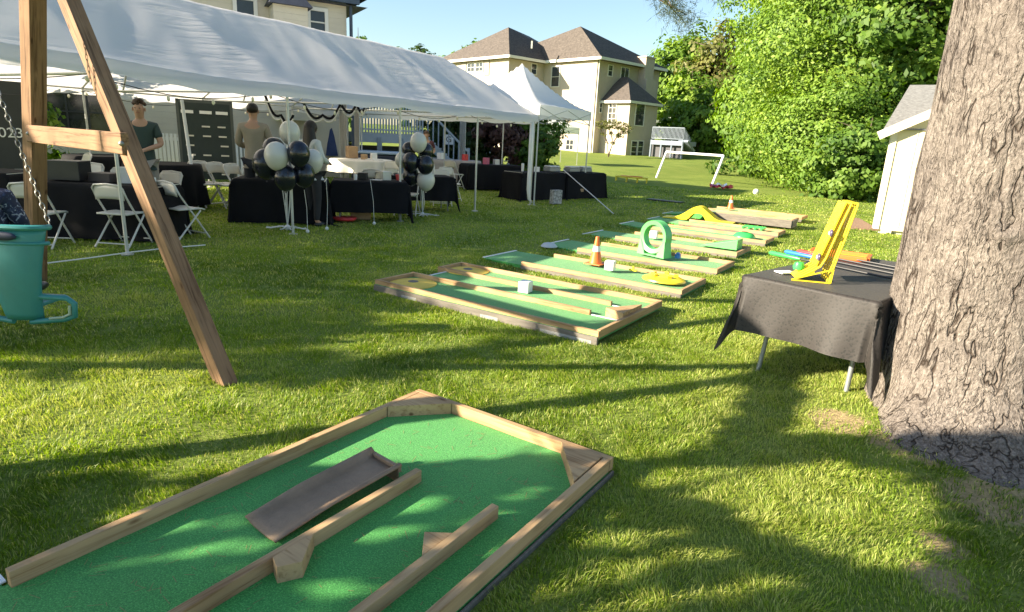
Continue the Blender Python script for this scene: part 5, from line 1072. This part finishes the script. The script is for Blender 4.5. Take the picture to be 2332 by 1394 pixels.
q=at(752,300,20.5); t=thing('closed_parasol','closed navy blue parasol left of the white curtain','parasol',(q.x,q.y,g(q.x,q.y))); build(MB().lathe([(.24,.65),(.17,1.2),(.1,1.9),(.03,2.35)],n=14),'canopy',mat('navy_cloth',(.02,.04,.12),.7),t,smooth=True); build(MB().tube([(0,0,0),(0,0,2.45)],.025,8),'pole',WHITE,t)
q=at(858,340,19.); t=thing('hot_tub','dark blue covered hot tub with pale rim in front of the raised deck','hot tub',(q.x,q.y,g(q.x,q.y)),R(8)); build(MB().box((0,0,.42),(1.35,1.3,.82)),'cabinet',mat('navy_panel',(.012,.02,.05),.4),t,bevel=.05); build(MB().box((0,0,.87),(1.42,1.38,.07)),'cover',mat('pale_blue',(.25,.35,.5),.5),t,bevel=.03)
q=at(1022,318,24); t=thing('yard_sign','white square sign with a dark letter on the dark evergreens','sign',(q.x,q.y,g(q.x,q.y)),R(5)); hz=q.z-g(q.x,q.y); build(MB().box((0,0,hz),(.34,.03,.36)),'panel',WHITE,t); build(MB().tube([(0,.02,0),(0,.02,hz)],.015,6),'stake',BLK2,t); txt('G',.3,BLK2,t,Matrix.Translation((0,-.018,hz))@Matrix.Rotation(PI/2,4,'X'))
for px,l,r_ in((1133,'white slatted lawn chair turned left behind the buffet',30),(1158,'white slatted lawn chair turned right behind the buffet',-30)):
    p=pz(px,352,26); t=thing('lawn_chair',l,'chair',tuple(p),R(r_)); build(MB().box((0,.1,.33),(.5,.5,.04)),'seat',WHITE,t); m=MB()
    for i in range(4): m.beam((-.19+.127*i,.3,.3),(-.23+.155*i,.65,1.0),.11,.02)
    build(m,'backrest',WHITE,t)
    for s in(-1,1): build(MB().box((s*.22,-.1,.17),(.05,.06,.33)),'leg',WHITE,t); build(MB().box((s*.3,.1,.52),(.1,.6,.03)),'armrest',WHITE,t)
popup('patio_canopy','small white canopy glimpsed beyond the pop-up canopy in front of the stucco house',Vector((.9,36,0.)),Vector((.9,.3,0)),2.6,g(.9,36)+2.1,g(.9,36)+2.9,.35)

# ================================================================ FAR LAWN
t=thing('soccer_goal','white metal soccer goal leaning on the far lawn','goal',tuple(pz(1493,402,31)))
bl=at(1495,402,31);br=at(1622,418,28.5);tl=at(1518,346,31.6);tr_=at(1648,355,29.2); bl.z=g(bl.x,bl.y)+.03;br.z=g(br.x,br.y)+.03; bk=Vector((1.3,1.6,0))
for a,b,n in((bl,tl,'post'),(br,tr_,'post'),(tl,tr_,'crossbar')): build(MB().tube([a,b],.055,10),n,WHITE,t,world=True,smooth=True)
for a,top in((bl,tl),(br,tr_)): e=Vector((a.x+.25,a.y+.9,g(a.x,a.y)+.03)); build(MB().tube([top,e],.02,8),'stay',WHITE,t,world=True)
p=pz(1437,418,27.5); t=thing('yellow_hurdle','low yellow and orange toy frame lying on the sunlit far lawn','toy',tuple(p),R(-15)); m=MB(); 
for y in(-.2,.2): m.tube([(-.65,y,.22),(.65,y,.2)],.03,8)
for x in(-.65,-.2,.25,.65): m.tube([(x,-.2,.0),(x,-.2,.22),(x,.2,.22),(x,.2,0)],.025,8)
build(m,'frame',YEL,t); build(MB().box((0,0,.25),(.9,.3,.03)),'deck',ORG,t)
p=pz(1642,431,27); t=thing('fallen_banner','crumpled red, white and purple banner lying at the foot of the goal','banner',tuple(p),R(-12)); build(MB().grid([[(-.45+.9*i/12,-.25+.5*j/6,.03+.12*abs(math.sin(i*.9+j*.7))+.06*j/6) for i in range(13)] for j in range(7)]),'sheet',RED,t,solid=.01); m=MB().grid([[(-.2+.4*i/6,-.2+.3*j/4,.16+.05*math.sin(i*1.3)+.06*j/4) for i in range(7)] for j in range(5)]); build(m,'white_print',WHITE,t,solid=.008); build(MB().box((-.33,0,.13),(.2,.2,.1)),'purple_print',mat('purple',(.3,.1,.35),.6),t)
p=pz(1721,441,25.5); t=thing('soccer_ball','pale ball lying alone on the far lawn','ball',(p.x,p.y,p.z+.1)); build(MB().ell((0,0,0),(.11,.11,.11),20,12),'shell',WHITE,t,smooth='all'); build(MB().lathe([(.112,-.012),(.112,.012)],n=24),'seam_band',mat('pale_yellow',(.6,.58,.3),.5),t)
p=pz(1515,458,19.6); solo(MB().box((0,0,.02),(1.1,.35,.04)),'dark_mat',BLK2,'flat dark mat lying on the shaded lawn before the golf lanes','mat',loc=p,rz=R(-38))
m=MB(); m.box((0,0,.03),(.7,2.6,.06)); q=at(1975,490,17.2); solo(m,'gravel_bed',mat('brown_mulch',(.2,.13,.09),.95,.4,20,.5,60),'brown mulch bed along the left side of the shed','mulch',loc=(q.x-.1,q.y+.4,g(q.x,q.y)-.02),rz=R(-19))

# ================================================================ TREES OUTSIDE THE FRAME (their shade falls across the foreground)
SH2=Vector((SUN.x,SUN.y,0)); TEL=SUN.z/SH2.length; SD=SH2.normalized()
def inpoly(x,y,P):
    P=np.array(P,float); c=np.zeros(x.shape,bool); j=len(P)-1
    for i in range(len(P)):
        xi,yi=P[i];xj,yj=P[j]; k=((yi>y)!=(yj>y)); c^=k&(x<(xj-xi)*(y-yi)/((yj-yi) if yj!=yi else 1e-9)+xi); j=i
    return c
def toground(P): return [tuple(G(a,b)[:2]) for a,b in P]
def shade_tree(label,dark,lit,trunk,D0,D1,sp,sq,cr,per,size,seed=50,m=LEAF_D):
    # crown leaves stand wherever the sun must be caught; depth along the sunlight is random
    t=thing('shade_tree',label,'tree',(trunk[0],trunk[1],g(*trunk))); L=t.location; rng=np.random.default_rng(seed)
    dk=[toground(P) for P in dark]; lt=[toground(P) for P in lit]; A=np.array([p for P in dk for p in P]); pr=Vector((-SD.y,SD.x,0))
    us=A@np.array([SD.x,SD.y]); vs_=A@np.array([pr.x,pr.y]); U,V=np.meshgrid(np.arange(us.min(),us.max(),sp),np.arange(vs_.min(),vs_.max(),sq)); U=U.ravel()+rng.normal(size=U.size)*sp*.25; V=V.ravel()+rng.normal(size=V.size)*sq*.3
    x=U*SD.x+V*pr.x; y=U*SD.y+V*pr.y; k=np.zeros(x.shape,bool)
    for P in dk: k|=inpoly(x,y,P)
    for P in lt: k&=~inpoly(x,y,P)
    k&=rng.random(x.size)<.97
    x=x[k];y=y[k]; lump=vnoise(np.stack([x*.8,y*.8,0*x],1),seed); D=D0+(D1-D0)*np.clip(lump*.7+.3*rng.random(len(x)),0,1); D=np.maximum(D,(x+y)/1.21+1.0+.6*rng.random(len(x)))
    c=np.stack([x+SD.x*D-L.x,y+SD.y*D-L.y,D*TEL-L.z],1); Vv,F,tt=leaves(c,np.full(len(c),cr),per,size,seed=seed,flat=.9); fastmesh('crown',Vv,F,4,m,{'tint':tt},t)
    mb=MB(); top=float(c[:,2].max()); k_=.3 if top>4 else .1; mb.tube([(0,0,-.2),(.12,.05,top*.4),(-.05,.1,top*.8),(.1,0,top)],[k_,k_*.7,k_*.35,.02],10)
    for i in rng.choice(len(c),26,replace=False):
        h=Vector(c[i]); j=Vector((0,0,h.z*rng.uniform(.5,.8))); mb.tube([j,j.lerp(h,.5)+Vector((0,0,.3)),h],[k_*.16,k_*.1,.008],6)
    build(mb,'trunk',BARK_S,t,smooth=True); return t
DA=[(-400,470),(300,470),(900,520),(1240,575),(1150,608),(1100,632),(1055,655),(1015,690),(930,720),(860,735),(740,772),(700,785),(800,817),(880,817),(1080,797),(1200,757),(1290,745),(1290,760),(1210,775),(1130,790),(1190,800),(1207,824),(1118,833),(1000,829),(940,840),(880,865),(830,880),(700,888),(560,885),(500,860),(460,830),(440,800),(330,812),(200,814),(0,812),(-400,812)]
DA2=[(40,850),(130,832),(400,822),(400,832),(140,845),(160,870),(60,868)]
DA3=[(1040,668),(1190,667),(1370,672),(1460,688),(1350,692),(1180,685),(1100,682)]
LA=[[(330,798),(420,792),(425,799),(340,803)],[(520,806),(620,806),(610,814),(530,814)],[(1500,600),(1600,600),(1600,610)]]
DC=[(-400,1080),(0,1080),(420,1086),(480,1090),(620,1078),(900,1070),(1100,1062),(1260,1050),(1380,1050),(1420,1062),(1560,1045),(1640,1010),(1700,940),(1735,880),(1745,840),(1800,795),(1930,800),(1880,840),(1850,900),(1840,950),(1800,985),(1830,1000),(1990,1008),(2100,1015),(2332,1045),(2700,1085),(3000,1394),(2600,1700),(-400,1700)]
DX=[(1340,690),(1480,688),(1490,700),(1400,730),(1330,745)]
LC=[[(1430,1100),(1500,1075),(1600,1062),(1700,1060),(1950,1055),(2060,1075),(2150,1130),(2190,1160),(2170,1200),(2170,1270),(2130,1290),(2070,1330),(2000,1310),(1930,1285),(1800,1240),(1700,1190),(1560,1120),(1470,1110)],
[(1310,1185),(1430,1160),(1450,1175),(1380,1190)],[(1240,1250),(1400,1208),(1590,1205),(1580,1228),(1400,1245),(1260,1262)],[(1180,1355),(1400,1285),(1660,1255),(1690,1275),(1430,1325),(1200,1378)],[(1260,1398),(1500,1345),(1780,1312),(1800,1335),(1500,1395)],
[(465,1136),(600,1094),(670,1096),(610,1128),(490,1138)],[(250,1236),(430,1200),(620,1188),(630,1212),(400,1232)],[(280,1290),(450,1258),(640,1232),(640,1260),(470,1284),(310,1298)],[(730,1254),(870,1210),(990,1203),(970,1232),(830,1248)],[(815,1184),(920,1143),(1055,1140),(1045,1163),(900,1184)],[(620,1322),(750,1293),(850,1288),(800,1306),(650,1330)],[(1170,1132),(1290,1108),(1285,1136),(1190,1145)],[(1120,1200),(1210,1172),(1205,1200),(1140,1210)],[(1020,1275),(1150,1240),(1120,1280)],[(920,1352),(1080,1320),(1050,1368),(950,1375)],[(240,1172),(330,1115),(470,1102),(510,1100),(430,1152),(300,1190)],[(700,1380),(850,1350),(880,1365),(760,1400)]]
LC=[LC[0]]+[[(sum(q[0] for q in P)/len(P)+(a_-sum(q[0] for q in P)/len(P))*1.1,sum(q[1] for q in P)/len(P)+(b_-sum(q[1] for q in P)/len(P))*1.35+4) for a_,b_ in P] for P in LC[1:]]
shade_tree('low leafy tree out of view on the left shading the front golf board',[DC],LC,(-7.3,-.15),4.2,6.2,.12,.045,.04,20,.040,seed=51)
shade_tree('tall leafy tree out of view on the left shading the middle of the lawn',[DA,DA2],LA,(-16.5,1.0),13,18.5,.26,.10,.09,12,.075,seed=53)

# ================================================================ GRASS
def litter():
    rng=np.random.default_rng(77); n=520; u=rng.uniform(.03,1.25,n); v=rng.uniform(-3.2,-.05,n); P=np.array([tuple(B(a_,b_,.0345)) for a_,b_ in zip(u,v)]); a=rng.uniform(0,PI,n); L=rng.uniform(.008,.03,n)[:,None]; d=np.stack([np.cos(a),np.sin(a),0*a],1)*L; w_=np.stack([-np.sin(a),np.cos(a),0*a],1)*.0009
    V=np.stack([P-d-w_,P+d-w_,P+d+w_,P-d+w_],1).reshape(-1,3); o=fastmesh('pine_litter',V,np.arange(n*4).reshape(-1,4),4,mat('dry_needles',(.30,.20,.09),.8,.3),None); tag(o,'scattered dry pine needles and clippings on the front golf turf','litter'); o['kind']='stuff'
litter()
def grass():
    parts=[]
    def zone(r0,r1,dens,h,wd,seed):
        rng=np.random.default_rng(seed); aa=R(47); n=int(dens*aa*(r1*r1-r0*r0)); rr=np.sqrt(rng.random(n)*(r1*r1-r0*r0)+r0*r0); th=rng.uniform(-aa,aa,n); x=rr*np.sin(th); y=rr*np.cos(th)-.0
        keep=~inboards(x,y); dt=np.hypot(x-TRUNK.x,y-TRUNK.y); keep&=dt>.62
        e=earth(x,y)+.25*(vnoise(np.stack([x*9,y*9,0*x],1),3)-.5); keep&=~((e>.42)&(rng.random(n)<.62))
        cl=vnoise(np.stack([x*1.3,y*1.3,0*x],1),8); cl2=vnoise(np.stack([x*7,y*7,0*x],1),9)
        keep&=rng.random(n)<(.45+.75*cl2)
        x=x[keep];y=y[keep];cl=cl[keep];cl2=cl2[keep];n=len(x); z=gz(x,y)
        hh=h*(.45+.8*rng.random(n))*(.6+.9*cl2); a=rng.uniform(0,2*PI,n); 
        # blades lean in tuft-wise directions
        la=2*PI*vnoise(np.stack([x*3.5,y*3.5,0*x],1),11)*2+rng.normal(size=n)*.9; ln=hh*(.25+.75*rng.random(n)); wv=wd*(.6+.8*rng.random(n))
        dx=np.cos(a)*wv;dy=np.sin(a)*wv; lx=np.cos(la)*ln;ly=np.sin(la)*ln
        b0=np.stack([x-dx,y-dy,z-.004],1);b1=np.stack([x+dx,y+dy,z-.004],1); m0=np.stack([x-dx*.75+lx*.35,y-dy*.75+ly*.35,z+hh*.6],1); m1=np.stack([x+dx*.75+lx*.35,y+dy*.75+ly*.35,z+hh*.6],1); tp=np.stack([x+lx,y+ly,z+hh*.95],1)
        V=np.stack([b0,b1,m1,m0,tp],1).reshape(-1,3); k=np.arange(n)[:,None]*5; F=np.concatenate([k+[0,1,2],k+[0,2,3],k+[3,2,4]],1).reshape(-1,3)
        dry=rng.random(n)<.16; t=np.clip(.2+.4*rng.random(n)+.75*(cl-.5),0,.78); t[dry]=.8+.2*rng.random(dry.sum()); parts.append((V,F,np.repeat(t,5)))
    zone(.9,3.2,19000,.027,.0017,1); zone(3.2,5.5,10000,.026,.0023,2); zone(5.5,9,3800,.026,.0038,3); zone(9,15,1000,.028,.007,4); zone(15,26,240,.03,.013,5)
    Vs=[];Fs=[];Ts=[];o=0
    for V,F,t in parts: Vs.append(V);Fs.append(F+o);Ts.append(t);o+=len(V)
    ob=fastmesh('grass',np.concatenate(Vs),np.concatenate(Fs),3,GRASS,{'tint':np.concatenate(Ts)}); tag(ob,'short uneven green lawn grass with dry yellow blades','grass'); ob['kind']='stuff'; return ob
grass()
